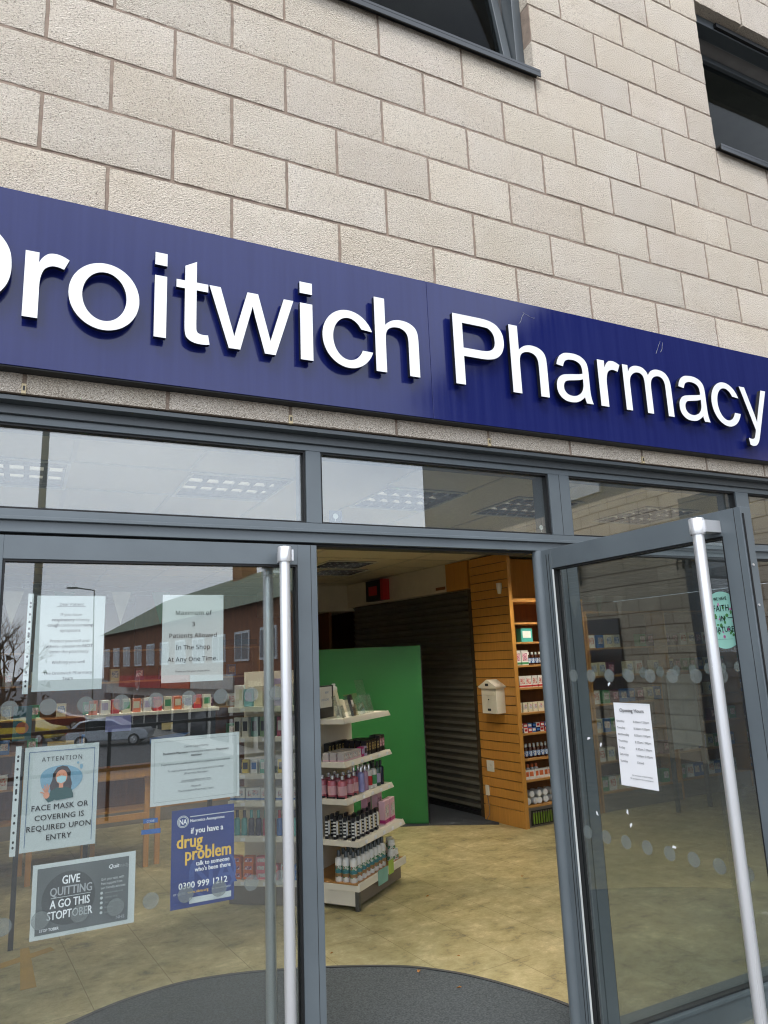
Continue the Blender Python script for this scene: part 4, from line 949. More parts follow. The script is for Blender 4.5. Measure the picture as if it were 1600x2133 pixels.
# shelf 2: pink bath bottles, mixed bottles
bb = bottle(.034, .155, RSE, SIL, RSEL, .28, .18, 'bath_bottle'); k = MB(); k.box(-.034, .034, -.03, .03, 0, .012, BLK); k.build('tray', bb)
i = 0
for r_, xs in ((0, (.05, .15, .22)), (1, (.05, .13, .21, .29)), (2, (.06, .15, .24))):
    for q, x in enumerate(xs):
        place(bb, XA, x, .135+r_*.085, .716, .1*q, 'pink bath bottle with silver cap, %s in the %s row of the middle shelf' % (ORD[q], ('front', 'second', 'back')[r_]), 'pink bath bottles')
for q, (cb, cl_, cc, nm) in enumerate(((LIL, None, SIL, 'pale lilac'), (pc('mauve', (175, 140, 165), .25), None, SIL, 'mauve'), (WHT, RED, SIL, 'white and red floral'), (WHT, GRN, BLK, 'white and green patterned'), (pc('grn', (60, 90, 80), .2), LAV, BLK, 'dark green'), (pc('indigo', (34, 34, 60), .2), None, BLK, 'black'), )):
    ob = bottle(.026, .18, cb, cc, cl_, .4, .22, 'lotion_bottle')
    place(ob, XA, .32+q*.066, .13, .716, 0, nm+' lotion bottle standing in the front of the middle shelf', 'lotion bottles on the middle shelf')
    place(ob, XA, .34+q*.066, .20, .716, 0, nm+' lotion bottle in the row behind on the middle shelf', 'lotion bottles on the middle shelf')
# shelf 3: small white/pink boxes and black/gold cartons
sb = carton(.066, .05, .062, pc('softgrey', (190, 182, 178)), ARTW, PNKL, 'soap_box')
i = 0
for r_ in range(3):
    for q in range(4):
        place(sb, XA, .045+q*.072, .125+r_*.06, .966, 0, 'small white soap box, %s from left in the %s row of the upper shelf' % (ORD[q], ('front', 'middle', 'back')[r_]), 'soap boxes on the upper shelf')
sb2 = carton(.04, .04, .070, MAG, LAV, None, 'soap_box'); place(sb2, XA, .315, .125, .966, 0, 'magenta little box beside the white soap boxes', 'soap boxes on the upper shelf'); sb3 = carton(.04, .04, .070, LAV, BLK, None, 'soap_box'); place(sb3, XA, .36, .125, .966, 0, 'lavender little box beside the magenta one', 'soap boxes on the upper shelf')
bg_ = carton(.04, .04, .105, BLK, ARTG, None, 'perfume_carton')
for r_ in range(4):
    for q in range(5):
        place(bg_, XA, .40+q*.045, .13+r_*.05, .966, 0, 'black and gold perfume carton, %s from left in the %s row of the upper shelf' % (ORD[q], ('front', 'second', 'third', 'back')[r_]), 'perfume cartons')
bg2 = carton(.045, .04, .120, BLK, ARTP, None, 'perfume_carton')
for r_ in range(2):
    for q in range(2): place(bg2, XA, .635+q*.05, .13+r_*.05, .966, 0, 'tall black and magenta perfume carton, %s in the %s row at the shelf end' % (('left', 'right')[q], ('front', 'rear')[r_]), 'perfume cartons')
for q in range(6): place(bg_, XA, .20+q*.05, .34, .966, 0, 'black perfume carton with gold panel standing at the very back, %s from left' % ORD[q], 'perfume cartons')
# top shelf: leaflet holders, frame, talc bottle
def holder(x, y, rz, tall, label):
    h = thing('leaflet_holder', label, 'leaflet holder', XA @ Vector((x, y, 1.266)), ga+rz); X = XA @ Matrix.Translation((x, y, 1.266)) @ Matrix.Rotation(rz, 4, 'Z') @ Matrix.Rotation(R(-14), 4, 'X')
    b_ = MB(); b_.box(-.07, .07, .03, .033, 0, tall, ACRYL, X); b_.box(-.055, .055, -.01, -.007, 0, tall*.5, ACRYL, X); b_.box(-.055, -.052, -.007, .03, 0, tall*.55, ACRYL, X); b_.box(.052, .055, -.007, .03, 0, tall*.55, ACRYL, X); b_.box(-.055, .055, -.01, .033, 0, .003, ACRYL, X)
    b_.build('acrylic_pocket', h); return h, X
holder(.56, .16, 0, .27, 'tall empty clear leaflet holder on the top shelf before the green screen')
holder(.41, .15, .1, .17, 'low empty clear leaflet holder left of the tall one')
h, X = holder(.27, .13, .2, .17, 'clear leaflet holder with black and white cards on the top shelf')
MB().box(-.03, .03, .0, .02, .005, .16, BLK, X).box(-.02, .02, -.003, 0, .07, .12, WHT, X).build('card', h)
h, X = holder(.10, .14, .3, .17, 'clear leaflet holder with a cream leaflet nearest the door frame')
MB().box(-.03, .03, .0, .01, .005, .21, CRM, X).build('leaflet', h)
sf = thing('counter_card', 'black framed counter card with blue lettering on the top shelf', 'card stand', XA @ Vector((.12, .30, 1.266)), ga)
MB().box(-.14, .12, .29, .30, 1.266, 1.50, BLK, XA @ Matrix.Translation((.1, 0, 0))).build('frame', sf, .002)
t = MB(); X = XA @ Matrix.Translation((.1, 0, 0)); t.box(-.13, .095, .2885, .2895, 1.34, 1.49, WHT, X)
frc = (X @ Vector((-.02, .288, 1.42)), d1.to_3d(), VZ, Vector((d1.y, -d1.x, 0))); addtext(t, 'WHY', .04, .02, .028, BLU, frc); addtext(t, 'LIVE ALONE', .01, -.03, .024, BLU, frc); t.build('print', sf)
tb = bottle(.028, .12, WHT, WHT, CRM, .5, .15, 'talc_bottle'); place(tb, XA, .30, .33, 1.385, 0, 'white capped plastic bottle standing above the top shelf', 'white bottles on the riser')
place(tb, XA, .20, .33, 1.350, 0, 'white bottle lid showing behind the counter card near the door frame', 'white bottles on the riser')
rs = MB().box(.12, .38, .30, .40, 1.266, 1.349, CREAMW, XA).box(.26, .38, .301, .399, 1.3492, 1.384, CREAMW, XA).build('riser'); tag(rs, 'stepped cream display riser at the back of the top shelf', 'display riser')

# ---- gondola B behind the left door
PB = Vector((1.93, 2.72)); dB = Vector((-.785, .62)).normalized(); gbang = math.atan2(-dB.y, -dB.x)   # local x from far-left end to the right end
LB = .60
XB = Matrix.Translation((PB.x+dB.x*LB, PB.y+dB.y*LB, 0)) @ Matrix.Rotation(gbang, 4, 'Z')
g2 = thing('shelf_gondola', 'second cream shelf gondola seen through the glass of the left door', 'shelving', XB @ Vector((0, 0, 0)), gbang)
b = MB(); b.box(0, LB, .02, .3, 0, .14, PLINTH, XB); b.build('plinth', g2, .002)
MB().box(0, LB, .30, .32, 0.14, 1.62, CREAMW, XB).build('back_panel', g2, .002)
for z in (.165, .46, .70, .89, 1.15, 1.365):
    b = MB(); b.box(-.0, LB, 0, .30, z-.012, z, CREAM, XB); b.box(0, LB, -.008, 0, z-.036, z+.002, CREAM, XB); so_ = b.build('shelf', g2, .001)
    for i in range(3): MB().box(.10+i*.17, .135+i*.17, -.0105, -.0085, z-.03, z-.008, PAPERW, XB).build('price_ticket', so_)
hb_ = [carton(.05, .06, .14, pc('hairbox%d' % i, c_), BLK if i < 5 else WHT, None, 'hair_colour_box') for i, c_ in enumerate(((205, 200, 185), (205, 200, 185), (70, 120, 100), (120, 150, 100), (120, 150, 90), (150, 60, 80), (120, 30, 45), (150, 70, 110)))]
for q in range(8): place(hb_[q], XB, .06+q*.068, .05, 1.15, 0, 'hair colour box, %s from the left on the shelf behind the left door' % ORD[q], 'hair colour boxes')
lv = [bottle(.022, .17, c_, d_, None, .5, .3, 'deodorant_can') for c_, d_ in ((pc('mint', (90, 170, 165)), NVY), (NVY, pc('mint2', (90, 170, 165))), (pc('crim', (180, 50, 80)), pc('mint2', (90, 170, 165))), (BLU, RED))]
nmz = ('mint', 'navy', 'crimson', 'blue and red')
for q in range(10): place(lv[(q//2) % 4], XB, .05+q*.055, .05, .46, 0, '%s deodorant can, %s from left on the low shelf, left door' % (nmz[(q//2) % 4], ORD[q]), 'deodorant cans')
pk = [carton(.075, .05, .05, c_, d_, None, 'small_carton') for c_, d_ in ((ORG, ARTP), (PNK, ARTW), (WHT, ARTR), (BLU, ARTB))]
nmz = ('orange', 'pink', 'white and red', 'blue')
for q in range(6):
    for l in range(3 if q < 3 else 2): place(pk[(q//2) if q < 4 else (2 if q == 4 else 3)], XB, .05+q*.095, .05, .165+l*.051, 0, '%s small carton, %s stack from left, %s from bottom, left door' % (nmz[(q//2) if q < 4 else (2 if q == 4 else 3)], ORD[q], ORD[l]), 'small cartons in stacks')
mm = [carton(.05, .04, .095, c_, d_, None, 'toiletry_box') for c_, d_ in ((pc('dkgrn', (20, 70, 60)), BLU), (YEL, BLK), (WHT, BLU), (pc('mint3', (110, 170, 150)), WHT))]
nmz = ('dark green', 'yellow', 'white and blue', 'mint green')
for q in range(8): place(mm[q % 4], XB, .05+q*.07, .05, .89, 0, '%s toiletry box, %s from left on the shelf level with the career notice' % (nmz[q % 4], ORD[q]), 'toiletry boxes')
wp = carton(.11, .05, .09, WHT, ARTW, BLU, 'wipes_pack')
for q in range(5): place(wp, XB, .06+q*.12, .05, .70, 0, 'white and blue wipes pack, %s from the left behind the left door' % ORD[q], 'wipes packs')
for q, (c_, h_) in enumerate(((WHT, .16), (pc('acq', (120, 170, 180)), .13), (CRM, .15), (PNKL, .12), (LAV, .20), (WHT, .15), (PUR, .09))):
    cc = carton(.07, .05, h_, c_, LAV if q % 2 else CRM, None, 'tall_carton'); place(cc, XB, .05+q*.08, .10, 1.365, 0, '%s upright carton, %s from left on top of the gondola behind the left door' % (('white', 'aqua', 'cream', 'pale pink', 'lavender', 'white', 'plum')[q], ORD[q]), 'cartons on the gondola top')
MB().box(0, 0, 0, 0, 0, 0, CRM).bm.free()
# ---- rack and table seen through left door
rk = thing('display_rack', 'dark display rack with a cream top ledge behind the left door', 'rack', (.95, 3.45, 0))
MB().box(.50, 1.46, 3.38, 3.62, 1.335, 1.36, CREAM).build('ledge', rk, .002); MB().box(.50, 1.46, 3.50, 3.60, .98, 1.334, BLACKP).build('dark_panel', rk, .002)
for x in (.53, 1.43):
    MB().box(x-.015, x+.015, 3.53, 3.57, 0, .98, BLACKP).build('post', rk)
cb = [carton(.06, .06, .10, c_, d_, None, 'ledge_box') for c_, d_ in ((ORG, CRM), (CRM, GRN), (RED, ORG), (WHT, LAV))]
nmz = ('orange', 'cream', 'red', 'white')
for q in range(12): place(cb[(q*7) % 4], Matrix.Identity(4), .54+q*.076, 3.45, 1.36, 0, '%s box, %s from the left on the cream ledge behind the left door' % (nmz[(q*7) % 4], ORD[q]), 'boxes on the cream ledge')
vs_ = MB().box(.62, .80, 3.366, 3.368, 1.235, 1.345, mat('violet_paper', (140, 145, 205), .7)).build('paper_sheet'); tag(vs_, 'plain violet blue sheet hanging from the cream ledge', 'paper sheet')
yt = MB().box(1.02, 1.10, 3.366, 3.368, 1.22, 1.27, mat('buff_card', (205, 185, 130), .7)).build('price_card'); tag(yt, 'small buff price card on the dark display rack', 'card')
bt = MB().prism([(0, 0), (.25, .035), (.3, .06), (.2, .06), (0, .04)], 0, .02, BLU, Matrix.Translation((.95, 3.47, 1.12)) @ Matrix.Rotation(R(90), 4, 'X')).build('blue_pen_box'); tag(bt, 'slim blue pack lying against the dark display rack', 'pack')
tw = thing('display_table', 'wooden table with slim legs and dark goods behind the left door', 'table', (.62, 4.8, 0))
MB().box(.02, 1.28, 4.40, 5.25, .86, .885, WOODD).build('tabletop', tw, .003); MB().box(.05, 1.25, 4.44, 4.47, .755, .858, WOOD).build('apron', tw, .002)
for x, y in ((.18, 4.49), (1.10, 4.52), (1.20, 4.56), (.64, 5.1), (.72, 5.15), (.12, 4.86)): MB().box(x-.022, x+.022, y-.022, y+.022, 0, .857, WOOD).build('leg', tw, .002)
MB().box(.18, 1.10, 4.48, 4.505, .40, .45, WOOD).build('stretcher', tw, .002)
for q, (x, y, w_, h_, c_) in enumerate(((.2, 4.6, .22, .14, BLK), (.55, 4.6, .26, .10, pc('dkgrey', (48, 46, 44))), (.95, 4.6, .18, .22, BLK), (1.15, 4.7, .12, .16, pc('dkbrown', (60, 42, 30))), (.4, 4.9, .3, .24, pc('dkgrey', (48, 46, 44))), (.8, 4.95, .2, .3, BLK))):
    cc = carton(w_, .14, h_, c_, CRM if q % 2 else GLD, None, 'display_case'); place(cc, Matrix.Identity(4), x, y, .886, 0, 'dark display case on the wooden table, %s from the left%s' % (ORD[q] if q < 4 else ORD[q-4], ' in front' if q < 4 else ' at the rear'), 'display cases on the wooden table')
# rear shelving run across the back, behind the left door
def wallshelf(name, label, X, W_, H_, levels, depth=.3, plinth=.16, back=WOODD, nb=None):
    r = thing(name, label, 'shelving', X @ Vector((W_/2, depth/2, 0)))
    MB().box(0, W_, depth-.02, depth, 0, H_, back, X).build('back_panel', r)
    b_ = MB(); b_.box(-.0, .02, 0, depth-.02, 0, H_, WOOD, X); b_.box(W_-.02, W_, 0, depth-.02, 0, H_, WOOD, X); b_.build('side_panel', r, .0015)
    b_ = MB(); b_.box(.02, W_-.02, .01, depth-.02, 0, plinth-.02, PLINTH, X); b_.build('plinth', r, .0015)
    b_ = MB(); b_.box(.02, W_-.02, .0, depth-.02, H_-.02, H_, WOODH, X); b_.build('top_board', r)
    for z in levels:
        MB().box(.02, W_-.02, .002, depth-.02, z-.02, z, WOODH, X).build('shelf', r, .0015)
    return r
XR_ = Matrix.Translation((-1.3, 6.4, 0)); wallshelf('wall_shelf', 'long low wooden shelf unit at the back behind the left door', XR_, 4.0, 1.9, (.16, .5, .85, 1.2, 1.55))
bx = [carton(.10, .08, .14, c_, d_, None, 'stock_box') for c_, d_ in ((CRM, ARTB), (WHT, ARTR), (BLU, ARTW), (GRN, ARTW), (PUR, ARTP))]; nmz = ('cream', 'white', 'blue', 'green', 'plum')
for li, z in enumerate((.5, .85, 1.2, 1.55)):
    for q in range(14):
        j_ = rnd.randrange(5); place(bx[j_], XR_, .15+q*.27, .08, z, 0, '%s stock box, %s from left on the %s shelf of the back wall unit' % (nmz[j_], ORD[q], ('lowest', 'second', 'third', 'top')[li]), 'stock boxes at the back')

# ---- green screen
gs = thing('green_screen', 'plain green freestanding partition board with thin black edge', 'screen', (3.42, 4.73, 0))
a0 = Vector((3.868, 4.396)); dg = Vector((-.79, .60)).normalized(); XG = Matrix.Translation((a0.x, a0.y, 0)) @ Matrix.Rotation(math.atan2(-dg.y, -dg.x), 4, 'Z')
MB().box(-1.3, -.006, 0, .03, .012, 1.803, GREENB, XG).build('panel', gs, .002)
MB().box(-1.3, 0, -.003, .033, .0, .012, BLACKP, XG).box(-.006, 0, -.002, .032, .012, 1.806, BLACKP, XG).build('edge_frame', gs)
MB().box(-.62, -.50, -.16, .18, .0, .018, BLACKP, XG).build('foot', gs, .003)
# ---- roller shutter
p = Vector((4.54, 4.38)); dsv = Vector((-.114, 1.0)).normalized(); XS = Matrix.Translation((p.x, p.y, 0)) @ Matrix.Rotation(math.atan2(dsv.y, dsv.x), 4, 'Z')
sh = thing('roller_shutter', 'closed dark roller shutter with horizontal slats beside the slatwall pillar', 'shutter', (4.45, 5.2, 0))
b = MB(); nsl = 31; hs = 2.40/nsl
for i in range(nsl):
    z = i*hs
    for (y0, z0, y1, z1) in ((.012, 0, -.012, hs*.30), (-.012, hs*.30, -.012, hs*.62), (-.012, hs*.62, .014, hs*.97), (.014, hs*.97, .012, hs)):
        b.face([XS @ Vector((0, y0, z+z0)), XS @ Vector((2.6, y0, z+z0)), XS @ Vector((2.6, y1, z+z1)), XS @ Vector((0, y1, z+z1))], SHUT)
b.build('slat_curtain', sh); MB().box(0, 2.6, -.02, .03, .0, .05, BLACKP, XS).build('bottom_bar', sh)
MB().box(-.05, 0, -.035, .05, 0, 2.4, mat('guide_rail', (60, 50, 36), .5), XS).build('guide_rail', sh)
bh = thing('shutter_box', 'cream boxed bulkhead above the dark roller shutter', 'bulkhead', (4.4, 5.2, 2.40))
MB().box(.35, 2.7, -.03, .07, 2.41, 2.726, CREAMW, XS).build('casing', bh, .003); MB().box(-.05, .35, -.03, .073, 2.41, 2.726, WOOD, XS).build('wood_end_panel', bh, .003)
MB().box(.37, .55, .0702, .075, 2.44, 2.475, WOODD, XS).build('vent_slot', bh)
b2 = MB().box(3.2, 4.28, 7.0, 8.2, 2.36, 2.726, CREAMW).build('bulkhead'); tag(b2, 'square cream ceiling bulkhead left of the red alarm box', 'bulkhead')
ab = thing('alarm_box', 'red and black fire alarm bell box high on the cream bulkhead', 'alarm', (4.25, 6.3, 2.42))
MB().box(1.62, 1.98, .0705, .17, 2.43, 2.70, BLACKP, XS).build('case', ab, .004); MB().box(1.55, 1.62, .0705, .17, 2.43, 2.70, RED, XS).build('red_side', ab, .003); MB().box(1.70, 1.90, .1705, .174, 2.50, 2.62, RED, XS).build('bell_plate', ab)
pw = MB().box(1.5, 4.0, 8.6, 8.7, 0, 2.73, WOODD).box(3.96, 4.0, 7.2, 8.6, 0, 2.36, WOODD).build('wood_partition'); tag(pw, 'dark wood panelled partition behind the green screen', 'partition')
bs = MB().box(2.5, 3.3, 8.56, 8.6, 1.98, 2.06, BLACKP).box(2.7, 3.0, 8.56, 8.6, 1.88, 1.94, BLACKP).build('wall_sign'); tag(bs, 'dim black plate on the dark wood partition above the green screen', 'sign')
# ---- slatwall pillar
p = Vector((4.535, 3.655)); dpv = Vector((4.472-4.535, 4.255-3.655)); LP_ = dpv.length; XP = Matrix.Translation((p.x, p.y, 0)) @ Matrix.Rotation(math.atan2(dpv.y, dpv.x), 4, 'Z')
pl = thing('slatwall_pillar', 'beech slatwall pillar with dark grooves beside the wall shelves', 'pillar', (4.6, 3.95, 0))
MB().box(0, LP_, -.03, -.0, 0, 2.726, mat('groove_dark', (52, 32, 14), .7), XP).build('core', pl)
z = .02; b = MB(); pitch = .0915
sl = MB()
zz = 0.0
first = .16
sl.box(0, LP_, .0, .018, 0, first-.006, WOOD, XP); zz = first
while zz < 2.70:
    z1 = min(2.72, zz+pitch-.0075); sl.box(0, LP_, .0, .018, zz, z1, WOOD, XP); zz += pitch
sl.build('slatted_face', pl, .0015)
MB().box(-.012, .0, -.03, .019, 0, 2.722, WOOD, XP).build('edge_strip', pl, .001)
# things on the pillar (local x from right edge (p) to left; y>0 towards room)
XPm = XP; XPL = XP.copy(); XP = XP @ Matrix.Translation((.05, 0, 0))
def onp(x, z): return XPm @ Vector((x, .018, z))
lb = thing('post_box', 'small cream wall post box with pitched roof hung on the slatwall pillar', 'post box', onp(.28, 1.08))
MB().box(.11, .34, .018, .135, 1.085, 1.335, CREAM, XP).build('body', lb, .003)
rf = MB(); A = [(.095, 1.335), (.355, 1.335), (.365, 1.355), (.225, 1.425), (.085, 1.355)]
rf.prism([(a, z_) for a, z_ in A], -.155, -.012, CREAM, XP @ Matrix(((1, 0, 0, 0), (0, 0, -1, 0), (0, 1, 0, 0), (0, 0, 0, 1))))
rf.build('roof', lb, .002)
MB().box(.125, .325, .1355, .1375, 1.10, 1.255, CREAM, XP).build('door', lb, .001); MB().box(.13, .32, .1355, .141, 1.268, 1.30, CREAM, XP).build('letter_flap', lb, .001)
MB().box(.20, .25, .1355, .139, 1.112, 1.135, BLACKP, XP).box(.20, .25, .150, .1565, 1.36, 1.385, BLACKP, XP).build('name_plate', lb); MB().tube(XP @ Vector((.225, .137, 1.225)), XP @ Vector((.225, .143, 1.225)), .006, BLACKP).build('lock', lb)
XP = XPL
sk = thing('light_switch', 'white double switch plate low on the slatwall pillar', 'switch', onp(.5, .50)); MB().box(.40, .51, .018, .028, .49, .60, WHITEP, XP).build('plate', sk, .002); MB().box(.445, .465, .028, .033, .545, .570, WHITEP, XP).build('rocker', sk, .001)
pg = thing('cable_box', 'small cream cable box with hanging grey lead at the pillar foot', 'cable box', onp(.53, .26)); MB().box(.50, .55, .018, .032, .25, .35, CREAM, XP).build('cover', pg, .002)
b = MB(); pp = [(.525, .03, .25), (.515, .032, .2), (.50, .034, .12), (.51, .036, .06), (.54, .05, .012)]
for i in range(4): b.tube(XP @ Vector(pp[i]), XP @ Vector(pp[i+1]), .004, mat('grey_lead', (110, 100, 85), .5), seg=8)
b.build('lead', pg)
ss = thing('motion_sensor', 'small white motion sensor high on the slatwall pillar', 'sensor', onp(.06, 2.34)); MB().lathe([(0, -.055), (.018, -.055), (.028, 0), (.03, .055), (0, .058)], WHITEP, XP @ Matrix.Translation((.10, .045, 2.35)), 12).build('sensor_head', ss); MB().box(.085, .115, .018, .04, 2.36, 2.40, WHITEP, XP).build('bracket', ss)
# ---- wall shelves right of the pillar
XW = Matrix.Translation((4.56, 3.67, 0)) @ Matrix.Rotation(R(3), 4, 'Z')
LEV = (.20, .44, .64, .885, 1.085, 1.33, 1.555, 1.79, 1.99)
ws = wallshelf('wall_shelf', 'tall beech shelf bay with toiletries beside the slatwall pillar', XW, 1.0, 2.22, LEV, .30, .2)
MB().box(0, 1.0, .28, .3, 2.2205, 2.7, WOOD, XW).box(0, 1.0, -.0, .28, 2.2205, 2.24, WOOD, XW).build('cornice', ws)
def item(proto, x, z, lab, grp, y=.07, rz=0): return place(proto, XW, x, y, z, rz, lab, grp)
tn = carton(.16, .07, .14, pc('aquagreen', (70, 160, 150)), WHT, None, 'large_pack'); item(tn, .20, 1.79, 'green and white large pack alone on the upper shelf beside the pillar', 'packs on the beech bay')
c1 = carton(.085, .05, .15, WHT, ARTP, GRN, 'face_pack')
for q in range(2): item(c1, .07+q*.10, 1.555, 'white pack with pink picture and green base, %s of the two by the pillar' % ('left', 'right')[q], 'packs on the beech bay')
c2 = bottle(.022, .13, AMB, WHT, ARTB, .5, .2, 'medicine_bottle')
for q in range(5): item(c2, .23+q*.05, 1.555, 'dark medicine bottle with blue label, %s from left on the eye level shelf' % ORD[q], 'medicine bottles')
c3 = carton(.075, .05, .115, WHT, ARTR, RED, 'plaster_box')
for q in range(5): item(c3, .11+q*.082, 1.33, 'white box with red base, %s from the left beside the post box level' % ORD[q], 'plaster boxes')
c4 = carton(.06, .05, .095, CRM, ARTW, None, 'cream_carton')
for q in range(7): item(c4, .05+q*.068, 1.085, 'cream small carton, %s from the left on the middle shelf' % ORD[q], 'cream cartons')
nmz = ('blue', 'white', 'red', 'sky blue'); c5 = [carton(.05, .05, .045, c_, d_, None, 'remedy_box') for c_, d_ in ((NVY, BLU), (WHT, RED), (RED, WHT), (BLU, WHT))]
for q in range(8):
    for l in range(2): j_ = (q+l) % 4; item(c5[j_], .05+q*.055, .885+l*.046, '%s little remedy box, %s column, %s layer' % (nmz[j_], ORD[q], ('lower', 'upper')[l]), 'remedy boxes')
for q in range(9): item(c2, .045+q*.052, .64, 'dark medicine bottle with blue label, %s from left on the lower bottle shelf' % ORD[q], 'medicine bottles', .06)
for q in range(9): item(c2, .045+q*.052, .64, 'dark medicine bottle behind the front row, %s from left on the lower bottle shelf' % ORD[q], 'medicine bottles', .12)
c6 = bottle(.022, .13, WHT, ORG, ORG, .6, .25, 'lotion_tube'); 
for q in range(5): item(c6, .05+q*.055, .44, 'white tube with orange cap, %s from the left on the low shelf' % ORD[q], 'orange capped tubes', .13)
c7 = carton(.06, .03, .09, WHT, ORG, None, 'leaning_pack')
for q in range(7): item(c7, .07+q*.062, .44, 'white and orange pack, %s from the left in front of the capped tubes' % ORD[q], 'white orange packs', .05, .2*(-1)**q)
c8 = thing('cotton_wool_roll', 'x', 'cotton wool'); MB().lathe([(0, -.06), (.028, -.06), (.034, -.05), (.034, .05), (.028, .06), (0, .06)], pc('cotton', (205, 205, 205), .9), Matrix.Translation((0, 0, .034)) @ Matrix.Rotation(R(90), 4, 'X'), 12).build('roll', c8); MB().lathe([(.0345, -.052), (.0345, .052)], glassmat('clear_wrap', (.9, .9, .9), 1.4, .3, .1, .1), Matrix.Translation((0, 0, .034)) @ Matrix.Rotation(R(90), 4, 'X'), 12).build('wrapper', c8)
for q in range(6): item(c8, .06+q*.08, .20, 'wrapped white cotton wool roll, %s from the left in the bottom row' % ORD[q], 'cotton wool rolls', .09, .3*math.sin(q*2))
for q in range(4): item(c8, .11+q*.09, .266, 'wrapped white cotton wool roll, %s from the left on top of the bottom row' % ORD[q], 'cotton wool rolls', .09, .5*math.sin(q*3))
bk = thing('wire_basket', 'black basket of green sponges on the plinth of the beech bay', 'basket', XW @ Vector((.24, -.1, .02)))
# basket sits on the deck below the lowest shelf
b = MB()
for q in range(12): b.box(.06+q*.032, .066+q*.032, -.012, -.006, .025, .15, BLACKP, XW)
b.box(.05, .43, -.012, -.006, .145, .155, BLACKP, XW); b.box(.05, .43, -.012, -.006, .02, .028, BLACKP, XW); b.box(.05, .056, -.006, .0, .02, .155, BLACKP, XW); b.build('front_grille', bk)
gs_ = MB()
for q in range(9): gs_.box(.07+q*.035, .095+q*.035, -.0055, -.0005, .03, .13, pc('limegreen', (120, 150, 50)), XW)
gs_.build('sponges', bk)
# further shelf bays to the right, seen through the fixed window
for bi_ in range(3):
    X_ = Matrix.Translation((5.60+bi_*1.22, 3.74+bi_*.05, 0))
    lv_ = (.2, .50, .80, 1.10, 1.40, 1.70)
    wallshelf('wall_shelf', '%s dim shelf bay behind the open door glass, counting from the beech bay' % ('first', 'second', 'third')[bi_], X_, 1.2, 2.1, lv_, .30, .2)
    for li, z in enumerate(lv_):
        x = .10; q = 0
        while x < 1.08:
            j_ = rnd.randrange(5); 
            if rnd.random() < .85: place(bx[j_], X_, x, .09, z, rnd.uniform(-.1, .1), '%s stock box, %s from left on the %s shelf of the %s dim bay' % (nmz[j_ % 4] if False else ('cream', 'white', 'blue', 'green', 'plum')[j_], ORD[q], ORD[li], ('first', 'second', 'third')[bi_]), 'stock boxes in the dim bays')
            x += rnd.uniform(.11, .15); q += 1
ct = thing('poster_stand', 'pale free standing poster panel seen dimly through the open door glass', 'poster stand', (6.45, 3.3, 0))
MB().box(6.22, 6.68, 3.3, 3.32, .62, 1.38, mat('pale_panel', (170, 178, 185), .6)).build('panel', ct, .002); MB().box(6.20, 6.23, 3.29, 3.33, 0, 1.40, ALU).build('leg', ct); MB().box(6.67, 6.70, 3.29, 3.33, 0, 1.40, ALU).build('leg', ct)
# bunting near the door
bn = thing('bunting', 'string of cream and green pennants hanging inside behind the left door', 'bunting', (.5, 2.0, 2.0))
BST = mat('bunting_string', (190, 190, 180), .8); s_ = MB(); prev = None
for k in range(9):
    x = -.9+k*.22; z = 2.15-.05*math.sin(k*math.pi/4)**2
    if prev: s_.tube(prev, (x, 2.0, z), .0015, BST, seg=6)
    prev = (x, 2.0, z)
s_.build('string', bn)
for k, x in enumerate((-.55, -.30, -.02, .24, .545, .77)):
    b = MB(); b.prism([(-.055, 0), (.055, 0), (.0, -.19)], -.001, .001, (mat('pennant_cream', (205, 200, 180), .8), mat('pennant_green', (30, 110, 70), .8))[k % 2], Matrix.Translation((x, 2.0, 2.125)) @ Matrix.Rotation(R(90), 4, 'X') @ Matrix.Rotation(R(rnd.uniform(-8, 8)), 4, 'Y'))
    b.build('pennant', bn)
tcd = thing('teal_placard', 'teal placard with a plain orange disc low behind the left door', 'placard', (.02, 3.0, 0.9))
MB().box(.015, .125, 3.0, 3.004, 1.25, 1.47, TEA).build('card', tcd); t = MB(); disc2(t, .07, 1.33, .038, ORG, (Vector((0, 2.9995, 0)), VX, VZ, VN), .0004); t.build('disc', tcd); MB().box(.06, .09, 3.005, 3.03, 0, 1.2, BLACKP).build('stand', tcd)
# ochre floor tape mark
ft = MB(); OC = mat('ochre_tape', (165, 132, 52), .5)
for P in ([(.13, 2.33), (.21, 2.33), (.18, 3.0), (.13, 3.0)], [(-.1, 2.68), (.02, 2.72), (.32, 2.86), (.30, 2.93), (.0, 2.80), (-.1, 2.76)]): ft.prism(P, .0015, .0022+.0004*P[0][0], OC)
o = ft.build('floor_tape'); tag(o, 'ochre tape arrow mark stuck to the yellow floor', 'floor tape')

